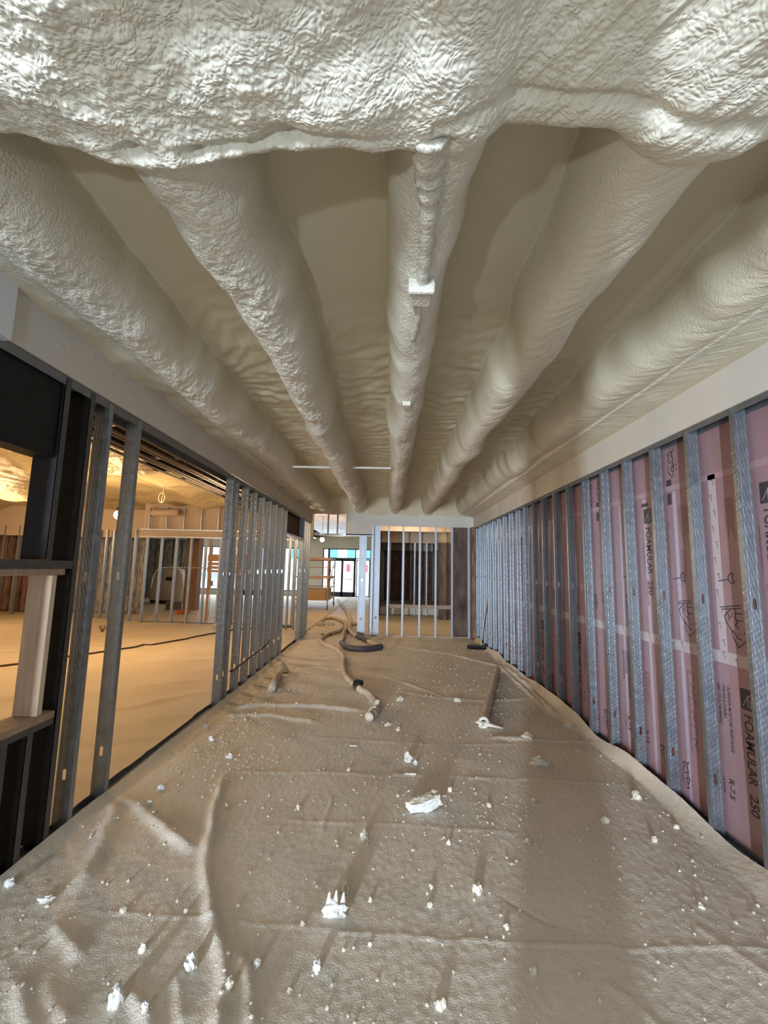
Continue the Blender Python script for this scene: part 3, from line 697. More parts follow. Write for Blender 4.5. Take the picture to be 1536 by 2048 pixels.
# columns
m = MB(); m.lathe([(0.0, .0), (.235, .0), (.235, 3.3), (0, 3.3)], (1.92, 15.2), 28); m.lathe([(.30, 2.72), (.27, 2.62), (.237, 2.58), (.237, 2.60)], (1.92, 15.2), 28, 1)
m.lathe([(.30, 2.72), (.31, 3.3)], (1.92, 15.2), 28, 1)
tag(m.build('steel_column_or_blocker', [M_RUST, M_YFOAM], smooth=False), 'round dark stained column behind the back partition studs', 'column')
m = MB(); m.box(1.66, 1.98, 11.35, 11.62, 0, 3.1); m.box(1.64, 2.0, 11.33, 11.35, 0, 3.1); tag(m.build('square_column', M_RUST, bevel=.02), 'broad rust-brown column in the right corner of the back partition', 'column')
m = MB()
for k in range(40):
    y = 11.28
# insulation strip in the right corner
m = MB(); m.box(2.03, 2.12, 10.85, 11.18, .03, 2.74); tag(m.build('insulation_batt', M_KRAFT), 'narrow brown faced batt in the far right corner', 'insulation')

# ---- room behind the back partition
def batt_wall(name, x0, x1, y, z0, z1, n, material, lab, facing=-1, along='x', bulge=.05, seed=0, group=None):
    """row of faced batts: each its own bulging panel"""
    for k in range(n):
        a = x0 + (x1 - x0) * k / n; b = x0 + (x1 - x0) * (k + 1) / n - .015
        u = np.linspace(a, b, 8); v = np.linspace(z0, z1, 26); U, V = np.meshgrid(u, v)
        s_ = (U - a) / (b - a); D = bulge * (1 - (2 * s_ - 1) ** 4) + .035 * fbm(U * 6 + seed, V * 3, 3, 300 + k + seed)
        if along == 'x': o = grid_obj(name, U, y + facing * D, V, material)
        else: o = grid_obj(name, y + facing * D, U, V, material)
        sm = o.modifiers.new('thick', 'SOLIDIFY'); sm.thickness = .03
        tag(o, lab % ORD[k], 'insulation', group)
m = MB(); m.box(-.35, 2.36, 19.8, 19.95, 0, 3.6); struct(m.build('wall_back', M_DRYB))
m = MB(); m.box(-.30, 2.1, 16.25, 19.75, .0, .29); struct(m.build('trim_5', mat('pale_platform', (.60, .55, .46), .7)))
batt_wall('insulation_batt', -.2, 1.95, 19.74, .31, 2.45, 6, M_KRAFT, 'brown faced batt on the wall behind the back partition, %s from the left', group='brown batts behind the back partition')
batt_wall('insulation_batt', 16.3, 19.6, 2.05, .31, 2.45, 4, M_KRAFTW, 'pale faced batt on the side wall behind the round column, %s from the front', along='y', group='pale batts behind the round column')
m = MB(); m.box(-.30, 2.2, 19.5, 19.72, 2.46, 2.75); m.box(-.3, 2.2, 16.2, 16.22, 2.62, 3.3); m.box(-.3, 2.2, 14.0, 14.03, 2.86, 3.3); struct(m.build('trim_6', M_DRYB))
for k, x in enumerate((.05, .55, .95, 1.38)):
    place(pb, (x, 16.15, .02), '%s stud of the thin stud row behind the back partition' % ORD[k], 'thin studs standing by the pale platform', scale=(1, 1, .95), rz=math.pi / 2)
m = MB(); m.box(-.30, 1.7, 16.1, 16.2, .0, .035); tag(m.build('stud_track', M_RUST), 'dark floor track along the pale platform behind the partition', 'track')
# side partition running back from the jamb
for k in range(7):
    place(pb, (-.42, 11.9 + .62 * k, .02), '%s stud of the partition running back beside the opening' % ORD[k], 'studs running back beside the opening', scale=(1, 1, 2.48 / 2.74))
m = MB(); m.box(-.40, -.38, 11.35, 16.0, 2.0, 3.3); m.box(-.36, -.33, 14.2, 24.9, 0, 3.4); struct(m.build('wall_middle', M_DRY))

# ------------------------------------------------------------------ left room
m = MB(); m.box(-13.7, -13.5, -.6, 25.2, 0, 3.6); struct(m.build('wall_left', M_DRYB))
# dark deck strip and foam ceiling
xh = np.linspace(-13.5, -3.95, 150); yh = np.linspace(.0, 25, 260); Xh, Yh = np.meshgrid(xh, yh)
Zh = 3.33 + .08 * fbm(Xh * .5, Yh * .35, 3, 400) + .06 * fbm(Xh * 2, Yh * 1.2, 4, 401) + .16 * fbm(Xh * 1.3, Yh * .22, 3, 403)
Zh -= .03 * np.exp(-(vn(Xh * 1.1, Yh * .25, 404) / .05) ** 2)
Zh -= .13 * np.exp(-((Xh + 4.6 + .1 * vn(Yh, Yh * 0, 402)) / .45) ** 2) + .12 * np.exp(-((Yh - 10.8) / .45) ** 2) + .1 * np.exp(-((Yh - 7.2) / .3) ** 2)
o = grid_obj('ceiling', Xh, Yh, Zh, M_YFOAM, None, None, field_normals(Xh, Yh, Zh, True)); struct(o)
xh = np.linspace(-3.5, XR, 90); yh = np.linspace(YB + .1, 25, 160); Xh, Yh = np.meshgrid(xh, yh)
Zh = 3.38 + .06 * fbm(Xh * 1.5, Yh * .8, 4, 410)
o = grid_obj('ceiling', Xh, Yh, Zh, M_YFOAM, None, None, field_normals(Xh, Yh, Zh, True)); struct(o)
# conduits in the dark strip beside the left wall
for k in range(11):
    x = -2.32 - .14 * k
    m = MB(); m.tube([(x, 2.0, 3.17 + .02 * (k % 2)), (x, 12.4, 3.17 + .02 * (k % 2))], .021 if k % 3 else .03, 8)
    tag(m.build('conduit', M_PIPE, smooth=True), '%s conduit from the left stud wall in the bundle under the dark deck' % ORD[k], 'conduit', 'conduits bundled above the left wall')
for k in range(6):
    y = 3.2 + 1.55 * k
    m = MB(); m.box(-3.85, -2.25, y, y + .04, 3.215, 3.245)
    for x in (-3.8, -2.3): m.box(x - .006, x + .006, y + .01, y + .03, 3.24, 3.62)
    tag(m.build('conduit_hanger', M_TRACK), '%s cross hanger from the camera carrying the conduit bundle' % ORD[k], 'hanger', 'hangers of the conduit bundle')
m = MB(); m.box(-3.0, -2.75, 3.55, 3.75, 3.02, 3.12); m.box(-2.9, -2.85, 3.6, 3.65, 3.1, 3.6)
tag(m.build('junction_box', M_BLACK, bevel=.006), 'black box hanging under the conduits near the left wall', 'electrical box')
# hanging cable loop
m = MB(); pts = [(-4.55 + .06 * math.sin(a), 8.6, 3.08 - .10 * math.cos(a) * -1 - .1) for a in np.linspace(-math.pi, math.pi, 22)]
m.tube([(-4.5, 8.6, 3.3)] + pts, .009, 6); tag(m.build('cable_loop', M_DUSTY, smooth=True), 'loop of dusty cable hanging from the left room ceiling', 'cable')

# bulkhead and partition at y = 12.6
m = MB(); m.box(-7.15, -2.2, 12.66, 12.68, 2.44, 3.45); struct(m.build('wall_front', M_DRYB))
m = MB(); m.box(-7.15, -2.75, 12.50, 12.66, 2.62, 2.66); tag(m.build('bulkhead_track', M_GALVF), 'upper track of the bulkhead across the left room', 'track')
m = MB(); m.box(-7.15, -2.75, 12.50, 12.66, 2.42, 2.45); tag(m.build('bulkhead_track', M_GALVF), 'lower track of the bulkhead above the left room partition', 'track')
for k in range(9):
    x = -6.95 + .50 * k
    m = MB(); m.box(x, x + .035, 12.52, 12.525, 2.66, 3.3); m.box(x, x + .003, 12.52, 12.64, 2.66, 3.3)
    tag(m.build('cripple_stud', M_GALVF), '%s short stud from the left on the left room bulkhead' % ORD[k], 'stud', 'short studs of the left room bulkhead')
for k in range(11):
    x = -6.93 + .425 * k
    place(pb, (x, 12.62, .02), '%s stud from the left in the partition across the left room' % ORD[k], 'studs of the partition across the left room', scale=(1, 1, 2.40 / 2.74), rz=math.pi / 2)
m = MB(); m.box(-6.98, -2.75, 12.60, 12.70, .01, .05); tag(m.build('stud_track', M_TRACK), 'dark floor track of the partition across the left room', 'track')
# side stud row going away on the left
for k in range(7):
    place(pb, (-9.0 + .27 * k, 13.35 - .09 * k, .02), '%s stud from the left in the tight row at the left room corner' % ORD[k], 'studs of the left room side row', scale=(1, 1, .96), rz=math.pi / 2)
m = MB(); m.box(-13.4, -6.95, 13.6, 13.62, 2.45, 3.45); struct(m.build('wall_left', M_DRYB))
m = MB(); m.lathe([(0, 3.02), (.13, 3.02), (.13, 3.24), (0, 3.24)], (0, 0), 16)
m2 = MB(); m2.tube([(-6.95, 12.70, 3.12), (-6.75, 12.45, 3.12), (-6.0, 12.30, 3.12)], .10, 16); tag(m2.build('round_duct', M_DRYB, smooth=True), 'short round duct in front of the left room bulkhead', 'duct')
# insulation walls
batt_wall('insulation_batt', -13.4, -10.9, 14.4, .03, 2.55, 7, M_KRAFT, 'brown faced batt seen through the near left opening, %s from the left', group='brown batts of the left room', seed=5)
batt_wall('insulation_batt', -10.6, -8.1, 14.6, .03, 2.6, 6, M_KRAFTW, 'pale faced batt beside the stud row of the left room, %s from the left', group='pale batts of the left room', seed=9)
batt_wall('insulation_batt', -13.3, -9.9, 21.8, .03, 2.85, 8, M_KRAFTW, 'pale faced batt on the far wall behind the wrapped machine, %s from the left', group='far pale batts behind the partition', seed=13)
m = MB(); m.box(-13.5, -10.8, 14.5, 14.6, 0, 3.4); m.box(-13.5, -10.8, 14.35, 14.5, 2.55, 2.8); m.box(-13.5, -9.8, 21.95, 22.1, 0, 3.4); m.box(-13.5, -9.8, 21.7, 21.95, 2.86, 3.1); struct(m.build('wall_back', M_DRY))
m = MB()
for k, x in enumerate((-12.9, -12.5, -12.0, -11.55)):
    place(pb, (x, 13.7, .02), '%s bright stud in front of the brown batts of the left room' % ORD[k], 'studs in front of the brown batts', scale=(1.2, 1, 1.0), rz=math.pi / 2)
# column, machine, bricks
m = MB(); m.box(-7.39, -6.95, 16.0, 16.42, 0, 3.3); tag(m.build('square_column', M_RUSTO, bevel=.02), 'orange-brown square column behind the left room partition', 'column')
m = MB(); prof = [(.0, .0), (.62, .0), (.70, .12), (.72, .7), (.66, 1.15), (.50, 1.38), (.25, 1.46), (0, 1.47)]
n = 26
vs = []
for r_, z in prof:
    for k in range(n):
        a = 2 * math.pi * k / n; q = abs(math.cos(a)) ** .5 * (1 if math.cos(a) > 0 else -1); q2 = abs(math.sin(a)) ** .5 * (1 if math.sin(a) > 0 else -1)
        jj = 1 + .04 * math.sin(5 * a + z * 4)
        vs.append((-9.35 + r_ * q * jj * 1.0, 19.0 + r_ * q2 * .8 * jj, .03 + z))
m.add(vs, [(i * n + k, i * n + (k + 1) % n, (i + 1) * n + (k + 1) % n, (i + 1) * n + k) for i in range(len(prof) - 1) for k in range(n)])
mach = empty('wrapped_machine', (-9.35, 19.0, .0), 'large machine shrouded in dusty plastic behind the left room partition', 'machine')
m.build('plastic_wrap', M_WRAP, mach, smooth=True)
m = MB(); m.box(-9.25, -9.02, 18.36, 18.42, .98, 1.12); m.build('opening', M_BLACK, mach)
m = MB()
for q in range(5): m.box(-9.8 + .18 * q, -9.68 + .18 * q, 18.30, 18.40, .06, .16)
m.build('vent_slots', M_BLACK, mach)
m = MB(); m.box(-6.98, -6.62, 14.7, 14.95, .03, .17); tag(m.build('brick', M_BRICK, bevel=.006), 'red brick lying in front of the orange-brown column', 'brick')
m = MB(); m.box(-7.95, -7.5, 15.9, 16.2, .03, .32); tag(m.build('wooden_box', M_RUST, bevel=.006), 'dark box on the floor between wrapped machine and column', 'box')
# orange slatted panel on its post
root = empty('slatted_panel', (-4.6, 13.3, 0), 'orange slatted board panel fixed to a post, seen left of the doubled studs', 'board panel')
for z0, z1 in ((1.78, 1.98), (1.66, 1.74), (1.55, 1.63), (1.45, 1.52)):
    m = MB(); m.box(-5.45, -4.10, 13.25, 13.28, z0, z1); m.build('slat', M_ORANGE, root)
m = MB(); m.box(-4.60, -4.50, 13.28, 13.38, .03, 2.42); m.build('post', M_ORANGE, root)
m = MB(); m.box(-5.44, -5.38, 13.28, 13.34, .03, 2.42); m.build('post', M_ORANGE, root)
# conduit arch across the partition
m = MB()
arch = [(-7.6, 14.2, .9), (-7.55, 14.2, 1.3), (-7.4, 14.2, 1.5), (-7.1, 14.2, 1.56), (-6.4, 14.2, 1.56), (-5.95, 14.2, 1.56), (-5.75, 14.2, 1.45), (-5.7, 14.2, 1.2), (-5.7, 14.2, .04)]
m.tube(smoothpath(arch, 5), .014, 8); tag(m.build('conduit', M_GALVF, smooth=True), 'bent conduit arching in front of the orange-brown column', 'conduit')
m = MB(); m.box(-5.78, -5.62, 14.12, 14.2, 1.0, 1.16); tag(m.build('switch_box', M_TRACK), 'small grey box on the foot of the bent conduit', 'electrical box')
# extension cord on the floor
cp = [(-7.4, 5.9), (-6.6, 6.5), (-6.01, 7.02), (-5.59, 7.71), (-5.27, 8.28), (-4.8, 9.12), (-4.13, 10.77), (-3.9, 11.48), (-3.3, 12.0), (-2.6, 12.3)]
pts = smoothpath([(x, y, 0) for x, y in cp], 8); m = MB(); m.tube([(p.x, p.y, sheetlz(p.x, p.y) + .016) for p in pts], .016, 8)
tag(m.build('extension_cord', M_CORD, smooth=True), 'dark extension cord lying across the left room floor', 'cord')
# bundle of pins with white foam at its foot
root = empty('stake_bundle', (-4.55, 12.15, .03), 'small upright stake bundle with white splayed foot before the partition', 'stakes')
m = MB()
for k in range(4): m.tube([(-4.55, 12.15, .05), (-4.55 + .05 * (k - 1.5), 12.15 + .02 * k, .34)], .012, 6)
m.build('stake', M_RUST, root)
m = MB()
for k in range(9):
    a = 2 * math.pi * k / 9; m.tube([(-4.55, 12.15, .14), (-4.55 + .17 * math.cos(a), 12.15 + .17 * math.sin(a), .04)], [.03, .012], 5)
m.build('foot', M_CHUNKW, root)
root = empty('stake_bundle', (-5.95, 9.6, .03), 'small dark tuft of stakes on the left room floor behind the first galvanized stud', 'stakes')
m = MB()
for k in range(4): m.tube([(-6.75, 10.6, .03), (-6.75 + .06 * (k - 1.5), 10.6 + .02 * k, .20)], .012, 6)
m.build('stake', M_RUST, root)

# ------------------------------------------------------------------ shop front
YS = 25.0
m = MB(); m.box(-13.6, -11.0, YS, YS + .15, 0, 3.6); m.box(-11, -.3, YS, YS + .15, 2.72, 3.6); m.box(-8.5, -7.6, YS, YS + .15, 0, 2.72)
m.box(-4.7, -3.75, YS, YS + .15, 0, 2.72); m.box(-11, -3.75, YS, YS + .15, 0, .28); struct(m.build('wall_back', M_DRY))
def window(n, x0, x1, z0, z1, mull):
    root = bpy.data.objects.new('window_%d' % n, None); col.objects.link(root); root.location = (x0, YS, z0); root['kind'] = 'structure'
    m = MB(); f = .055
    m.box(x0, x1, YS + .02, YS + .10, z0, z0 + f); m.box(x0, x1, YS + .02, YS + .10, z1 - f, z1)
    for x in [x0 + f / 2] + list(mull) + [x1 - f / 2]: m.box(x - f / 2, x + f / 2, YS + .02, YS + .10, z0, z1)
    m.build('window_frame', M_FRAME, root)
    m = MB(); m.box(x0, x1, YS + .055, YS + .062, z0, z1); m.build('pane', M_GLASS, root)
window(1, -11.0, -8.5, .28, 2.72, (-10.1, -9.3)); window(2, -7.6, -4.7, .28, 2.72, (-6.6, -5.6)); window(3, -3.75, -3.42, .03, 2.72, ())
window(4, -3.42, -.30, 2.15, 2.72, (-1.9,)); window(5, -1.85, -.30, .03, 2.12, (-1.1,))
root = bpy.data.objects.new('door_1', None); col.objects.link(root); root.location = (-2.9, YS, .03); root['kind'] = 'structure'
m = MB(); x0, x1 = -3.40, -1.87
for a, b in ((x0, x0 + .10), (-2.70, -2.58), (x1 - .13, x1)): m.box(a, b, YS + .02, YS + .08, .03, 2.12)
m.box(x0, x1, YS + .02, YS + .08, .03, .30); m.box(x0, x1, YS + .02, YS + .08, 2.02, 2.15); m.build('door_frame', M_FRAME, root)
m = MB(); m.box(x0, x1, YS + .045, YS + .052, .25, 2.05); m.build('pane', M_GLASS, root)
m = MB(); m.tube([(-2.55, YS - .06, 1.02), (-2.0, YS - .06, 1.02)], .022, 8); m.build('push_bar', M_GALVF, root)
# street
m = MB(); m.box(-60, 40, YS + .3, 90, -.2, -.05); struct(m.build('ground', M_STREET))
root = empty('street_building', (-4, 48, 0), 'pale building across the street beyond the glass door', 'building')
m = MB(); m.box(-14, 4, 48, 50, -.05, 5.2); m.build('facade', M_FACADE, root)
for k in range(8):
    m = MB(); m.box(-12.6 + 2 * k, -11.6 + 2 * k, 47.93, 48, 2.5, 3.7); m.build('window', M_TEAL, root)
m = MB(); m.box(-4.6, -4.2, 47.9, 48, 1.2, 2.0); m.build('sign', M_RED, root)
m = MB(); m.box(-2.9, -2.3, 47.9, 48, 1.2, 2.0); m.build('sign', M_RED, root)

# ------------------------------------------------------------------ scaffold
root = empty('rolling_scaffold', (-2.8, 18.2, 0), 'orange rolling scaffold with plank decks standing before the glass door', 'scaffold')
sx0, sx1, sy0, sy1 = -3.55, -2.36, 17.3, 19.3
for x in (sx0, sx1):
    for y in (sy0, sy1):
        m = MB(); m.tube([(x, y, .17), (x, y, 2.0)], .025, 8); m.build('post', M_ORANGE, root)
        c_ = MB(); c_.tube([(x - .022, y, .095), (x + .022, y, .095)], .068, 14); c_.box(x - .035, x + .035, y - .03, y + .03, .14, .185); c_.build('caster', M_RUSTO, root)
for z in (.42, .85, 1.22, 1.66, 1.95):
    for (a, b) in (((sx0, sy0), (sx1, sy0)), ((sx0, sy1), (sx1, sy1)), ((sx1, sy0), (sx1, sy1)), ((sx0, sy0), (sx0, sy1))):
        m = MB(); m.tube([(*a, z), (*b, z)], .018, 6); m.build('rail', M_ORANGE, root)
for a, b in (((sx1, sy0, .85), (sx1, sy1, 1.9)), ((sx1, sy0, 1.9), (sx1, sy1, .85))):
    m = MB(); m.tube([a, b], .015, 6); m.build('brace', M_ORANGE, root)
for z in (.385, 1.25, 1.99):
    m = MB(); m.box(sx0 - .05, sx1 + .02, sy0 - .03, sy1 + .03, z, z + .05); m.build('deck', M_ORANGE, root)
m = MB(); m.box(sx0, sx1 - .1, sy0 + .05, sy1 - .1, .42, .80); tag(m.build('cardboard_box', mat('cardboard', (.50, .36, .20), .8), bevel=.01), 'tan carton sitting inside the rolling scaffold base', 'box')
m = MB(); m.box(-1.9, -1.4, 18.6, 20.2, 1.20, 1.23)
# ------------------------------------------------------------------ bulbs
def bulb(loc, ztop, lab, power, vis=True):
    x, y, z = loc; root = empty('hanging_bulb', (x, y, z), lab, 'light bulb', 'bare hanging bulbs')
    bm = bmesh.new(); bmesh.ops.create_uvsphere(bm, u_segments=20, v_segments=14, radius=.075)
    for v in bm.verts: v.co.z = v.co.z * (1.15 if v.co.z > 0 else 1.0); v.co += Vector((x, y, z))
    me = bpy.data.meshes.new('glass_bulb'); bm.to_mesh(me); bm.free(); me.materials.append(M_BULB)
    for p in me.polygons: p.use_smooth = True
    o = bpy.data.objects.new('glass_bulb', me); col.objects.link(o); o.parent = root; o.matrix_parent_inverse = Matrix.Translation((-x, -y, -z))
    m = MB(); m.lathe([(0, z + .14), (.034, z + .14), (.034, z + .07), (0, z + .07)], (x, y), 14); m.build('socket', M_BLACK, root)
    m = MB(); m.tube([(x, y, z + .13), (x + .01, y, ztop)], .006, 6); m.build('cord', M_CORD, root)
    point('bulb_or_fill_light', (x, y, z - .16), power, (1, .64, .30), .09)
bulb((-5.01, 8.0, 2.55), 3.3, 'bare glowing bulb hanging in the left room, seen between the first galvanized studs', 150)
bulb((-2.30, 15.0, 2.60), 3.38, 'small bare glowing bulb hanging past the back opening', 70)
# added warm fill lamps without bulbs: left room, far corridor, room behind it
point('bulb_or_fill_light', (-8.6, 4.6, 2.1), 110, (1, .66, .33), .12)
point('bulb_or_fill_light', (-4.2, 4.2, 2.75), 40, (1, .66, .33), .12)
point('bulb_or_fill_light', (-9.6, 10.6, 2.5), 110, (1, .66, .33), .12)
point('bulb_or_fill_light', (-3.0, 8.9, 2.72), 60, (1, .72, .44), .12)
point('bulb_or_fill_light', (.6, 13.0, 2.9), 48, (1, .80, .58), .12)

# ------------------------------------------------------------------ things on the corridor floor
H1 = [(-.19,5.09),(-.11,5.45),(-.22,5.95),(-.36,6.2),(-.41,6.37),(-.6,6.86),(-.72,7.53),(-.82,8.45),(-1.08,9.23),(-1.38,9.72),(-1.52,10.31),(-1.46,11.0),(-1.25,11.62),(-1.17,12.6),(-.9,13.26)]
H2p = [(-2.55,22.4),(-1.6,16.93),(-1.18,14.11),(-1.01,11.86),(-.72,10.76),(-.42,10.1),(-.13,9.43),(-.47,9.13),(-.8,9.22),(-.99,9.78),(-1.08,11.06),(-1.2,12.89),(-1.62,14.2),(-1.99,14.32),(-2.0,13.65)]
def hz(x, y): return sheetz(x, y) if y < YB else .02
def hose(parts, name, lab):
    root = empty(name, (*parts[0][0][0], 0), lab, 'hose', 'spray hoses on the corridor floor')
    for pts, r, mt, pn, lb in parts:
        sp = smoothpath([(x, y, 0) for x, y in pts], 10)
        m = MB(); m.tube([(p.x, p.y, hz(p.x, p.y) + r * .9) for p in sp], [r * (1 + .10 * math.sin(i * 1.7) * (mt is M_DUSTY)) for i in range(len(sp))], 14, jit=.16 if mt is M_DUSTY else .03)
        o = m.build(pn, mt, root, smooth=True)
        if lb: o['label'] = lb
    return root
r1 = hose([(H1[:5], .046, M_DUSTY, 'hose_end', None), (H1[4:], .040, M_DUSTY, 'hose_section', None)], 'dusty_hose', 'foam-dusted hose winding down the corridor to a cut end, black coupling on it')
cx_, cy_ = -.40, 6.36
m = MB(); m.tube([(cx_ - .02, cy_ + .12, .065), (cx_ + .02, cy_ - .13, .065)], [.058, .052], 14); m.tube([(cx_ - .06, cy_ - .02, .10), (cx_ + .07, cy_ + .02, .10)], .03, 8); m.tube([(cx_ - .01, cy_ + .03, .065), (cx_ + .0, cy_ - .01, .065)], .067, 14)
o = m.build('coupling', M_BLACK, r1, smooth=False); o['label'] = 'black coupling'
m = MB(); m.tube([(-.12, 5.40, .08), (-.10, 5.44, .13)], .03, 8, jit=.4); m.tube([(-.11, 5.5, .05), (-.14, 5.3, .05)], .056, 10, jit=.4); m.build('foam_collar', M_CHUNK, r1)
hose([(H2p[:5], .055, M_DUSTY, 'hose_section', None), (H2p[4:6], .056, M_RUBBER, 'hose_section', 'clean dark section'), (H2p[5:7], .052, M_DUSTY, 'hose_section', None),
      (H2p[6:10], .060, M_RUBBER, 'hose_section', 'clean dark section'), (H2p[9:], .050, M_DUSTY, 'hose_section', None)], 'looped_hose', 'thick hose with a black loop, coming from the far scaffold')
# tube at right
root = empty('cardboard_tube', (1.05, 4.99, 0), 'long dusty tube on the right side of the floor, foam on its open end', 'tube')
m = MB(); A = Vector((1.05, 4.99, .065)); Bv = Vector((1.82, 7.55, .065)); P_ = [A.lerp(Bv, t) for t in np.linspace(0, 1, 20)]
m.tube(P_, [.046 * (1 + .10 * math.sin(i * 2.1)) for i in range(20)], 14, caps=False, jit=.2); d_ = (Bv - A).normalized()
m.tube([A, A + d_ * .3], .030, 14, caps=False); m.tube([A + d_ * .3, A + d_ * .31], .030, 14)
m.build('tube', M_DUSTY, root, smooth=True)
m = MB()
ring = [A + Vector((math.cos(a) * .05, 0, math.sin(a) * .045)) for a in np.linspace(0, 2 * math.pi, 14)]
m.tube(ring, .018, 8, jit=.5)
for dx, dz in ((.14, -.035), (.20, -.045), (-.09, .01), (-.06, -.03)): m.tube([A + Vector((0, 0, -.01)), A + Vector((dx, -.03, dz))], [.024, .008], 7, jit=.4)
m.build('foam_rim', M_CHUNK, root, smooth=True)
m = MB(); m.tube([A + d_ * .02, A + d_ * .025], .029, 14); m.build('bore', M_BLACK, root)
# broom leaning on the right studs
root = empty('push_broom', (1.9, 9.68, 0), 'push broom with black head leaning on the right wall studs', 'broom')
m = MB(); m.tube([(1.98, 9.66, .09), (2.115, 9.58, 1.15)], .014, 8); m.build('handle', M_DUSTY, root, smooth=True)
m = MB(); m.box(-.20, .20, -.035, .035, .06, .10, M=Matrix.Translation((1.90, 9.68, 0)) @ Matrix.Rotation(-.1, 4, 'Z')); m.build('head', M_BLACK, root)
m = MB()
for k in range(40):
    a = 1.71 + .38 * k / 39
    for q in (-.025, 0, .025): m.tube([(a, 9.68 - (a - 1.9) * .1 + q, .065), (a + rnd.uniform(-.006, .006), 9.68 - (a - 1.9) * .1 + q * 1.4, .018)], .006, 4)
m.build('bristles', M_BLACK, root)
# stub of pipe at left
m = MB(); m.tube([(-1.53, 6.10, .06), (-1.57, 6.4, .06), (-1.61, 6.72, .06), (-1.64, 7.0, .06)], [.05, .046, .05, .045], 14, jit=.15)
tag(m.build('pipe_stub', M_DUSTY, smooth=True), 'short foam-crusted pipe piece lying near the left stud wall', 'pipe')
m = MB(); n = 14; ring = []
vs = [(-1.66, 7.25, .17)]
for k in range(n):
    a = 2 * math.pi * k / n; vs.append((-1.66 + (.10 + .03 * rnd.random()) * math.cos(a), 7.25 + .12 * math.sin(a), .03))
m.add(vs, [(0, 1 + k, 1 + (k + 1) % n) for k in range(n)]); tag(m.build('foam_cone', M_FDUST, smooth=True), 'peaked heap of foam behind the short pipe piece', 'foam heap')
m = MB(); m.tube([(-1.97, 5.72, .36), (-1.975, 5.80, .34), (-1.975, 6.5, .37), (-1.975, 7.45, .40), (-1.97, 7.55, .46)], .012, 8)
tag(m.build('flexible_conduit', M_CORD, smooth=True), 'thin dark flexible pipe clipped low across the left studs', 'conduit')
for x, y, lb in ((.0, .0, ''),):
    pass
m = MB(); m.box(-1.62, -1.38, 11.02, 11.10, .02, .05); m.box(-1.50, -1.44, 11.0, 11.12, .02, .045)
tag(m.build('scraper', M_BLACK), 'small black tool lying left of the hoses', 'tool')

# foamed box and pipes under the middle joist
zb = ceilz(.12, 2.0)
root = empty('ceiling_box', (.125, 2.03, zb), 'square foam-coated electrical box under the middle joist', 'electrical box')
m = MB(); m.box(.075, .185, 1.97, 2.10, zb - .055, zb + .05); m.build('body', mat('foam_skin', (.62, .61, .55), .6, color2=(.70, .69, .62), noise=.5, nscale=20, bump=.6, bscale=85, bdist=.007, kind='voronoi'), root, bevel=.012)
m = MB(); m.box(.065, .195, 1.955, 1.985, zb - .065, zb + .03); m.build('cover', MATS['foam_skin'], root, bevel=.012)
def coated(pts, rr, name, lab, mt=None, r0=None):
    mt = mt or mat('foam_skin', (.62, .61, .55), .6, color2=(.70, .69, .62), noise=.5, nscale=20, bump=.6, bscale=85, bdist=.007, kind='voronoi')
    r0 = r0 or rr
    sp = smoothpath(pts, 8); m = MB(); L_ = len(sp) - 1
    m.tube(sp, [(r0 + (rr - r0) * min(1, 1.6 * i / L_)) * (1 + .10 * math.sin(i * 1.3) + .06 * math.sin(i * 2.9)) for i in range(len(sp))], 18, jit=.12)
    return tag(m.build(name, mt, smooth=True), lab, 'pipe')
z1_ = ceilz(.13, 1.5)
m_ = M_FOAM
coated([(.10, 1.18, ceilz(.10, 1.18) + .04), (.11, 1.34, ceilz(.11, 1.34) + .01), (.12, 1.45, z1_ - .005), (.13, 1.65, ceilz(.13, 1.65) - .012), (.135, 1.85, ceilz(.135, 1.85) - .012), (.13, 1.97, zb - .01)], .028, 'foam_coated_pipe', 'foam-coated pipe running from the girder to the ceiling box', r0=.062)
coated([(.13, 2.10, zb - .01), (.13, 2.3, ceilz(.13, 2.3) - .006), (.12, 2.5, ceilz(.12, 2.5) + .005)], .017, 'foam_coated_pipe', 'thin foam-coated pipe leaving the ceiling box towards the back')
m = MB(); m.box(.085, .155, 3.52, 3.62, ceilz(.12, 3.57) - .03, ceilz(.12, 3.57) + .03); tag(m.build('foam_coated_clip', M_CHUNK, bevel=.01), 'small foam-covered lug under the middle joist, beyond the box', 'bracket')
m = MB(); zz0 = 3.17
m.box(-1.50, -.86, 6.52, 6.56, zz0, zz0 + .03); m.box(-.50, .0, 6.50, 6.54, zz0, zz0 + .03)
m.box(-.86, -.50, 6.51, 6.55, zz0 + .0, zz0 + .03); tag(m.build('bridging_strap', MATS['foam_skin'], bevel=.006), 'pale strap bridging between the left ceiling joists near the back', 'strap')
m = MB(); m.tube(smoothpath([(-1.97, 7.9, 3.12), (-1.975, 7.75, 3.02), (-1.98, 7.7, 2.90)], 5), [.03] * 5 + [.02] * 5 + [.012], 8, jit=.3)
tag(m.build('foam_drip', M_CHUNK, smooth=True), 'foam drip running down the left gypsum band', 'foam drip')

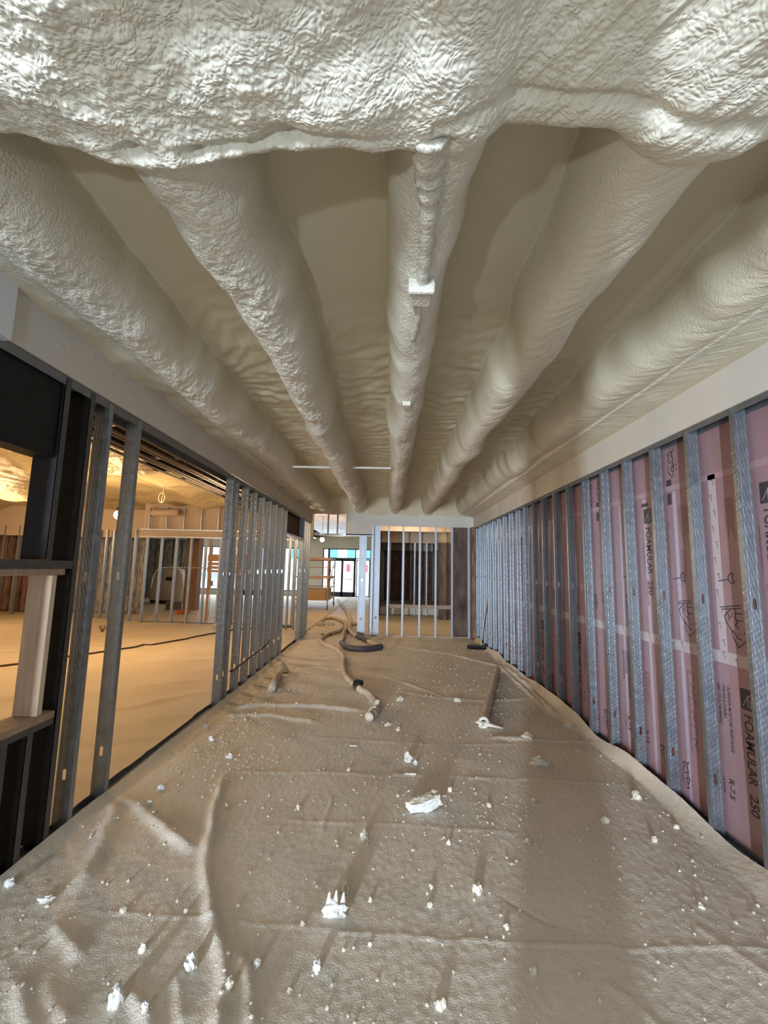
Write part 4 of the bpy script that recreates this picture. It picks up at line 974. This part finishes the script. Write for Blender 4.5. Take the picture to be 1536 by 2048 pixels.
# ------------------------------------------------------------------ foam scraps
def scrap(x, y, w_, d_, h_, seed, mt, lab, group=None, sub=3, elong=0., rot=0.):
    bm = bmesh.new(); bmesh.ops.create_icosphere(bm, subdivisions=sub, radius=1.)
    r = random.Random(seed); ox, oy = r.random() * 50, r.random() * 50
    co = np.array([v.co[:] for v in bm.verts])
    n1 = fbm(co[:, 0] * 1.6 + ox, co[:, 1] * 1.6 + co[:, 2] * 2.1 + oy, 3, seed); n2 = vn(co[:, 0] * 5 + ox, co[:, 2] * 5 + co[:, 1] * 4 + oy, seed + 3)
    s_ = 1 + .55 * n1 + .16 * n2
    z0 = sheetz(x, y) if (x > XL and y < YB) else .02
    ca, sa = math.cos(rot), math.sin(rot)
    for v, q in zip(bm.verts, s_):
        px, py, pz = v.co.x * q * w_ / 2, v.co.y * q * d_ / 2, max(v.co.z * q, -.45) * h_ / 1.5
        v.co = (px * ca - py * sa + x, px * sa + py * ca + y, pz + z0 + .45 * h_ / 1.5 - .003)
    me = bpy.data.meshes.new('foam_scrap'); bm.to_mesh(me); bm.free(); me.materials.append(mt)
    me.polygons.foreach_set('use_smooth', [sub > 2 and len(me.polygons) > 400] * len(me.polygons))
    o = bpy.data.objects.new('foam_scrap', me); col.objects.link(o)
    return tag(o, lab, 'foam scrap', group or 'foam scraps on the corridor floor')
# big slab
def rough_slab(x, y, L, W_, Hh, rot, tilt):
    U, V = 34, 14
    bm = bmesh.new(); bmesh.ops.create_cube(bm, size=1.)
    bmesh.ops.subdivide_edges(bm, edges=bm.edges[:], cuts=15, use_grid_fill=True)
    co = np.array([v.co[:] for v in bm.verts])
    taper = 1 - .35 * np.clip(-co[:, 0] * 2, 0, 1)
    co[:, 0] *= L; co[:, 1] *= W_ * taper; co[:, 2] *= Hh * taper
    co[:, 1] += .018 * fbm(co[:, 0] * 14, co[:, 2] * 20, 3, 501); co[:, 2] += .016 * fbm(co[:, 0] * 22 + 9, co[:, 1] * 24, 3, 502); co[:, 0] += .02 * fbm(co[:, 1] * 30, co[:, 2] * 25, 2, 503)
    Mx = Matrix.Translation((x, y, sheetz(x, y) + Hh * .5 + .008)) @ Matrix.Rotation(rot, 4, 'Z') @ Matrix.Rotation(tilt, 4, 'Y')
    for v, c in zip(bm.verts, co): v.co = Mx @ Vector(c)
    me = bpy.data.meshes.new('foam_scrap'); bm.to_mesh(me); bm.free(); me.materials.append(M_CHUNKW); me.materials.append(M_CHUNK)
    for p in me.polygons: p.material_index = 1 if p.normal.z > .55 else 0
    o = bpy.data.objects.new('foam_scrap', me); col.objects.link(o); return o
tag(rough_slab(.28, 3.33, .235, .085, .075, .42, -.14), 'largest broken foam slab, lying alone in the middle of the floor', 'foam scrap', 'foam scraps on the corridor floor')
# pronged white piece
m = MB(); bx, by = -.225, 2.36; z0 = sheetz(bx, by)
prong = [(-.062, .02, .10), (-.012, .015, .115), (.028, .015, .10)]
o = scrap(bx, by, .105, .06, .07, 77, M_CHUNKW, 'bright white pronged foam piece, second largest, on the near floor')
bm = bmesh.new(); bm.from_mesh(o.data)
for px, r_, hh in ((-.040, .018, .085), (-.006, .020, .095), (.030, .020, .085)):
    g = bmesh.ops.create_cone(bm, cap_ends=True, segments=8, radius1=r_, radius2=.004, depth=hh * .8)
    for v in g['verts']: v.co = v.co + Vector((bx + px + (v.co.z + .05) * .06, by + .01 + (v.co.z) * .18, z0 + .025 + hh * .4))
bm.to_mesh(o.data); bm.free()
CH = [(-0.20,2.53,0.057,0.091,M_CHUNK,'knobbly foam lump just behind the white pronged piece'),(-0.80,2.06,0.059,0.063,M_CHUNKW,'white foam scrap casting a shadow beside the long floor fold'),
(-1.01,1.90,0.069,0.078,M_CHUNKW,'white foam scrap nearest the lower left corner'),(-0.88,1.86,0.032,0.034,M_CHUNKW,'small white scrap right beside the lower left one'),
(-0.27,2.07,0.047,0.053,M_CHUNKW,'white crumb near the bottom, left of the middle'),(-0.52,2.07,0.035,0.047,M_CHUNKW,'white crumb between the two floor folds near the bottom'),
(0.20,4.11,0.084,0.076,M_CHUNKW,'white foam scrap behind the largest slab'),(0.26,4.05,0.046,0.041,M_CHUNKW,'little scrap touching the white one behind the slab'),
(1.34,4.11,0.163,0.076,M_CHUNK,'wide foam scrap at right, in the shaded strip'),(-0.12,2.98,0.054,0.067,M_CHUNK,'lone crumb between the largest slab and the pronged piece'),
(0.50,2.55,0.058,0.052,M_CHUNK,'dusty lump right of the middle near the shaded strip'),(1.50,3.24,0.066,0.040,M_CHUNK,'pale flat crumb in the shaded strip'),
(1.71,3.04,0.041,0.037,M_CHUNK,'crumb on the lit floor near the right wall'),(1.43,4.71,0.150,0.067,M_FDUST,'dusty flat scrap right of the long tube mouth'),
(0.17,5.87,0.120,0.060,M_FDUST,'flat scrap right of the hose end'),(0.91,5.91,0.134,0.060,M_FDUST,'flat scrap left of the long tube'),
(2.0,5.06,0.127,0.062,M_FDUST,'dusty scrap against the right wall edge'),(-1.90,12.89,0.264,0.119,M_CHUNKW,'left one of two white lumps beyond the back opening'),
(-1.66,13.04,0.237,0.120,M_CHUNKW,'right one of two white lumps beyond the back opening'),(0.02,4.98,0.102,0.036,M_FDUST,'thin scrap just in front of the hose end'),
(0.13,4.83,0.055,0.040,M_CHUNK,'crumb right in front of the hose end scrap'),(-1.84,4.74,0.081,0.058,M_CHUNKW,'white scrap by the doubled studs of the left wall'),
(-1.67,4.45,0.061,0.046,M_CHUNKW,'white crumb a step nearer than the scrap by the doubled studs'),(-1.37,4.09,0.084,0.033,M_CHUNKW,'flat white scrap at the far end of the long fold'),
(-1.67,3.51,0.072,0.036,M_CHUNKW,'white scrap near the top of the left diagonal fold'),(-1.64,3.29,0.056,0.040,M_CHUNKW,'round white scrap between the folds at left'),
(-1.93,2.48,0.051,0.041,M_CHUNKW,'white lump against the left wall track'),(-1.67,2.39,0.087,0.029,M_CHUNKW,'long thin white scrap near the left wall')]
for i, (x, y, a, b, mt, lb) in enumerate(CH):
    scrap(x, y, a * .82, max(b, a * .6) * .82, min(a, b) * .95, 600 + i, mt, lb, rot=rnd.uniform(-.5, .5))
m = MB(); m.box(.165, .255, 3.835, 3.858, sheetz(.2, 3.85) - .002, sheetz(.2, 3.85) + .012); tag(m.build('foam_scrap', M_CHUNK, bevel=.003), 'thin flat strip of foam behind the largest slab', 'foam scrap', 'foam scraps on the corridor floor')
m = MB(); m.box(-.34, -.265, 4.40, 4.417, sheetz(-.3, 4.4) - .002, sheetz(-.3, 4.4) + .010); tag(m.build('foam_scrap', M_FDUST, bevel=.003), 'thin pale sliver lying on the mid floor, left of centre', 'foam scrap', 'foam scraps on the corridor floor')
small = [(-1.25,2.34,.03),(-1.04,2.13,.032),(.64,2.09,.033),(.23,1.93,.04),(.26,2.57,.03),(-.06,2.46,.026),(-.37,2.29,.022),(-.36,1.97,.024),(-.6,1.96,.034),(.59,2.32,.026),(1.62,2.49,.03),
         (.24,2.44,.028),(1.9,3.58,.06),(1.95,3.2,.035),(-.95,2.35,.025),(-.05,2.2,.022),(.4,2.95,.028),(.75,3.4,.035),(.9,3.0,.03),(-.6,3.3,.03),(-1.1,3.3,.03),(.5,3.6,.035),(-.3,3.9,.035),(.1,3.5,.03),(1.1,3.5,.035)]
ANCH = [(.28, 3.33, 'largest foam slab'), (-.225, 2.36, 'pronged white piece'), (-.85, 2.4, 'long floor fold'), (1.34, 4.11, 'wide shaded scrap'),
        (2.1, 3.2, 'right wall edge'), (-1.67, 2.39, 'thin left wall scrap'), (-.27, 2.07, 'bottom white crumb'), (.50, 2.55, 'dusty lump')]
SEEN = set()
def crumb_label(x, y, s_):
    for d, ax, ay, nm in sorted((math.hypot(x - ax, y - ay), ax, ay, nm) for ax, ay, nm in ANCH):
        dx, dy = x - ax, y - ay
        lr = 'right' if dx > 0 else 'left'; fb = 'behind' if dy > 0 else 'before'
        side = lr + ' of' if abs(dx) > 2 * abs(dy) else fb if abs(dy) > 2 * abs(dx) else fb + ' and ' + lr + ' of'
        far = 'just' if d < .25 else 'a short way' if d < .5 else 'some way' if d < .8 else 'well'
        t = '%s foam crumb %s %s the %s' % ('tiny cream' if s_ < .027 else 'thumb-sized cream', far, side, nm)
        if t not in SEEN: break
    SEEN.add(t); return t
for i, (x, y, s_) in enumerate(small):
    scrap(x, y, s_, s_, s_ * .9, 700 + i, M_CHUNK, crumb_label(x, y, s_), 'thumb-sized foam crumbs on the corridor sheeting', sub=2)
# fine crumbs nobody could count
base = None
bm = bmesh.new(); bmesh.ops.create_icosphere(bm, subdivisions=1, radius=1.); icv = np.array([v.co[:] for v in bm.verts]); icf = [[v.index for v in f.verts] for f in bm.faces]; bm.free()
def crumbs(name, pts, mt, lab, flat=.7):
    V = []; F = []; r = np.random.RandomState(5)
    for (x, y, z, s_) in pts:
        q = icv * (s_ * (1 + .5 * (r.rand(len(icv), 1) - .5))) * np.array([r.uniform(.8, 1.2), r.uniform(.8, 1.2), flat + .2])
        o = len(V) * len(icv); V.append(q + np.array([x, y, z])); F += [[i + o for i in f] for f in icf]
    me = bpy.data.meshes.new(name); me.from_pydata(np.concatenate(V).tolist(), [], F); me.materials.append(mt); me.update()
    o = bpy.data.objects.new(name, me); col.objects.link(o); return tag(o, lab, 'foam crumbs', None, 'stuff')
r = np.random.RandomState(11); pts = []
for k in range(4600):
    y = 1.4 + 9.6 * r.rand() ** 1.7; x = r.uniform(XL + .06, XR - .08)
    if r.rand() < .28: x = r.normal([-1.35, .7, -1.55, -1.6][k % 4], [.3, .4, .2, .2][k % 4]); y = r.normal([3.9, 3.3, 5.7, 4.5][k % 4], [.4, .5, .5, .5][k % 4])
    if not (XL + .05 < x < XR - .06 and 1.2 < y < 11): continue
    s_ = .0020 + .0085 * r.rand() ** 3.6; pts.append((x, y, sheetz(x, y) + s_ * .35, s_ * (1 if y < 5 else 1.3)))
crumbs('foam_crumbs', pts, M_FDUST, 'fine scattered foam crumbs all over the corridor sheeting')
pts = []
for k in range(420):
    y = 2.15 + 8.5 * r.rand() ** 1.3; z = 2.85 + .28 * math.sqrt(r.rand()); s_ = .0018 + .005 * r.rand() ** 3
    pts.append((XL + .014, y, z, s_))
crumbs('foam_spatter', pts, M_CHUNK, 'white foam spatter on the left gypsum band', .9)
pts = []
for k in range(260):
    y = 2.2 + 8.5 * r.rand() ** 1.5; x = XR - .0135 if k % 2 else XR + .001; z = r.uniform(2.80, 3.0) if k % 2 else r.uniform(.1, 2.7)
    if k % 2 == 0: y = 2.69 + .435 * int((y - 2.635) / .435) + r.uniform(.004, .037)
    if y < 2.7 or y > 10.7: continue
    pts.append((x - .0005, y, z, .001 + .003 * r.rand() ** 3))
crumbs('foam_spatter', pts, M_CHUNK, 'tiny foam specks on the right wall band and studs', .9)

# ------------------------------------------------------------------ unseen cylinder added behind the camera for the operator's shadow on the floor
m = MB(); m.lathe([(0, 0), (.178, 0), (.178, 3.40), (0, 3.40)], (-.343, -1.2), 26)
tag(m.build('steel_column_or_blocker', M_RUST), 'unseen cylinder added behind the viewpoint to cast the floor shadow', 'column')
bpy.context.view_layer.update()
# work light on its stand behind the viewpoint
root = empty('work_light', (-1.15, -.95, 0), 'work light on a tripod stand behind the viewpoint', 'work light')
m = MB(); m.tube([(-1.15, -.95, .35), (-1.15, -.95, 1.42)], .014, 8); m.build('pole', M_BLACK, root)
for k in range(3):
    a = 2.1 * k; m = MB(); m.tube([(-1.15, -.95, .5), (-1.15 + .42 * math.cos(a), -.95 + .42 * math.sin(a), .02)], .011, 6); m.build('leg', M_BLACK, root)
m = MB(); m.box(-1.25, -1.05, -1.02, -.97, 1.42, 1.58); m.build('lamp_head', M_BLACK, root)
area('work_lamp', (-1.15, -.955, 1.50), (.35, 3.2, 1.9), .07, .07, 20, (.86, .95, 1.0))
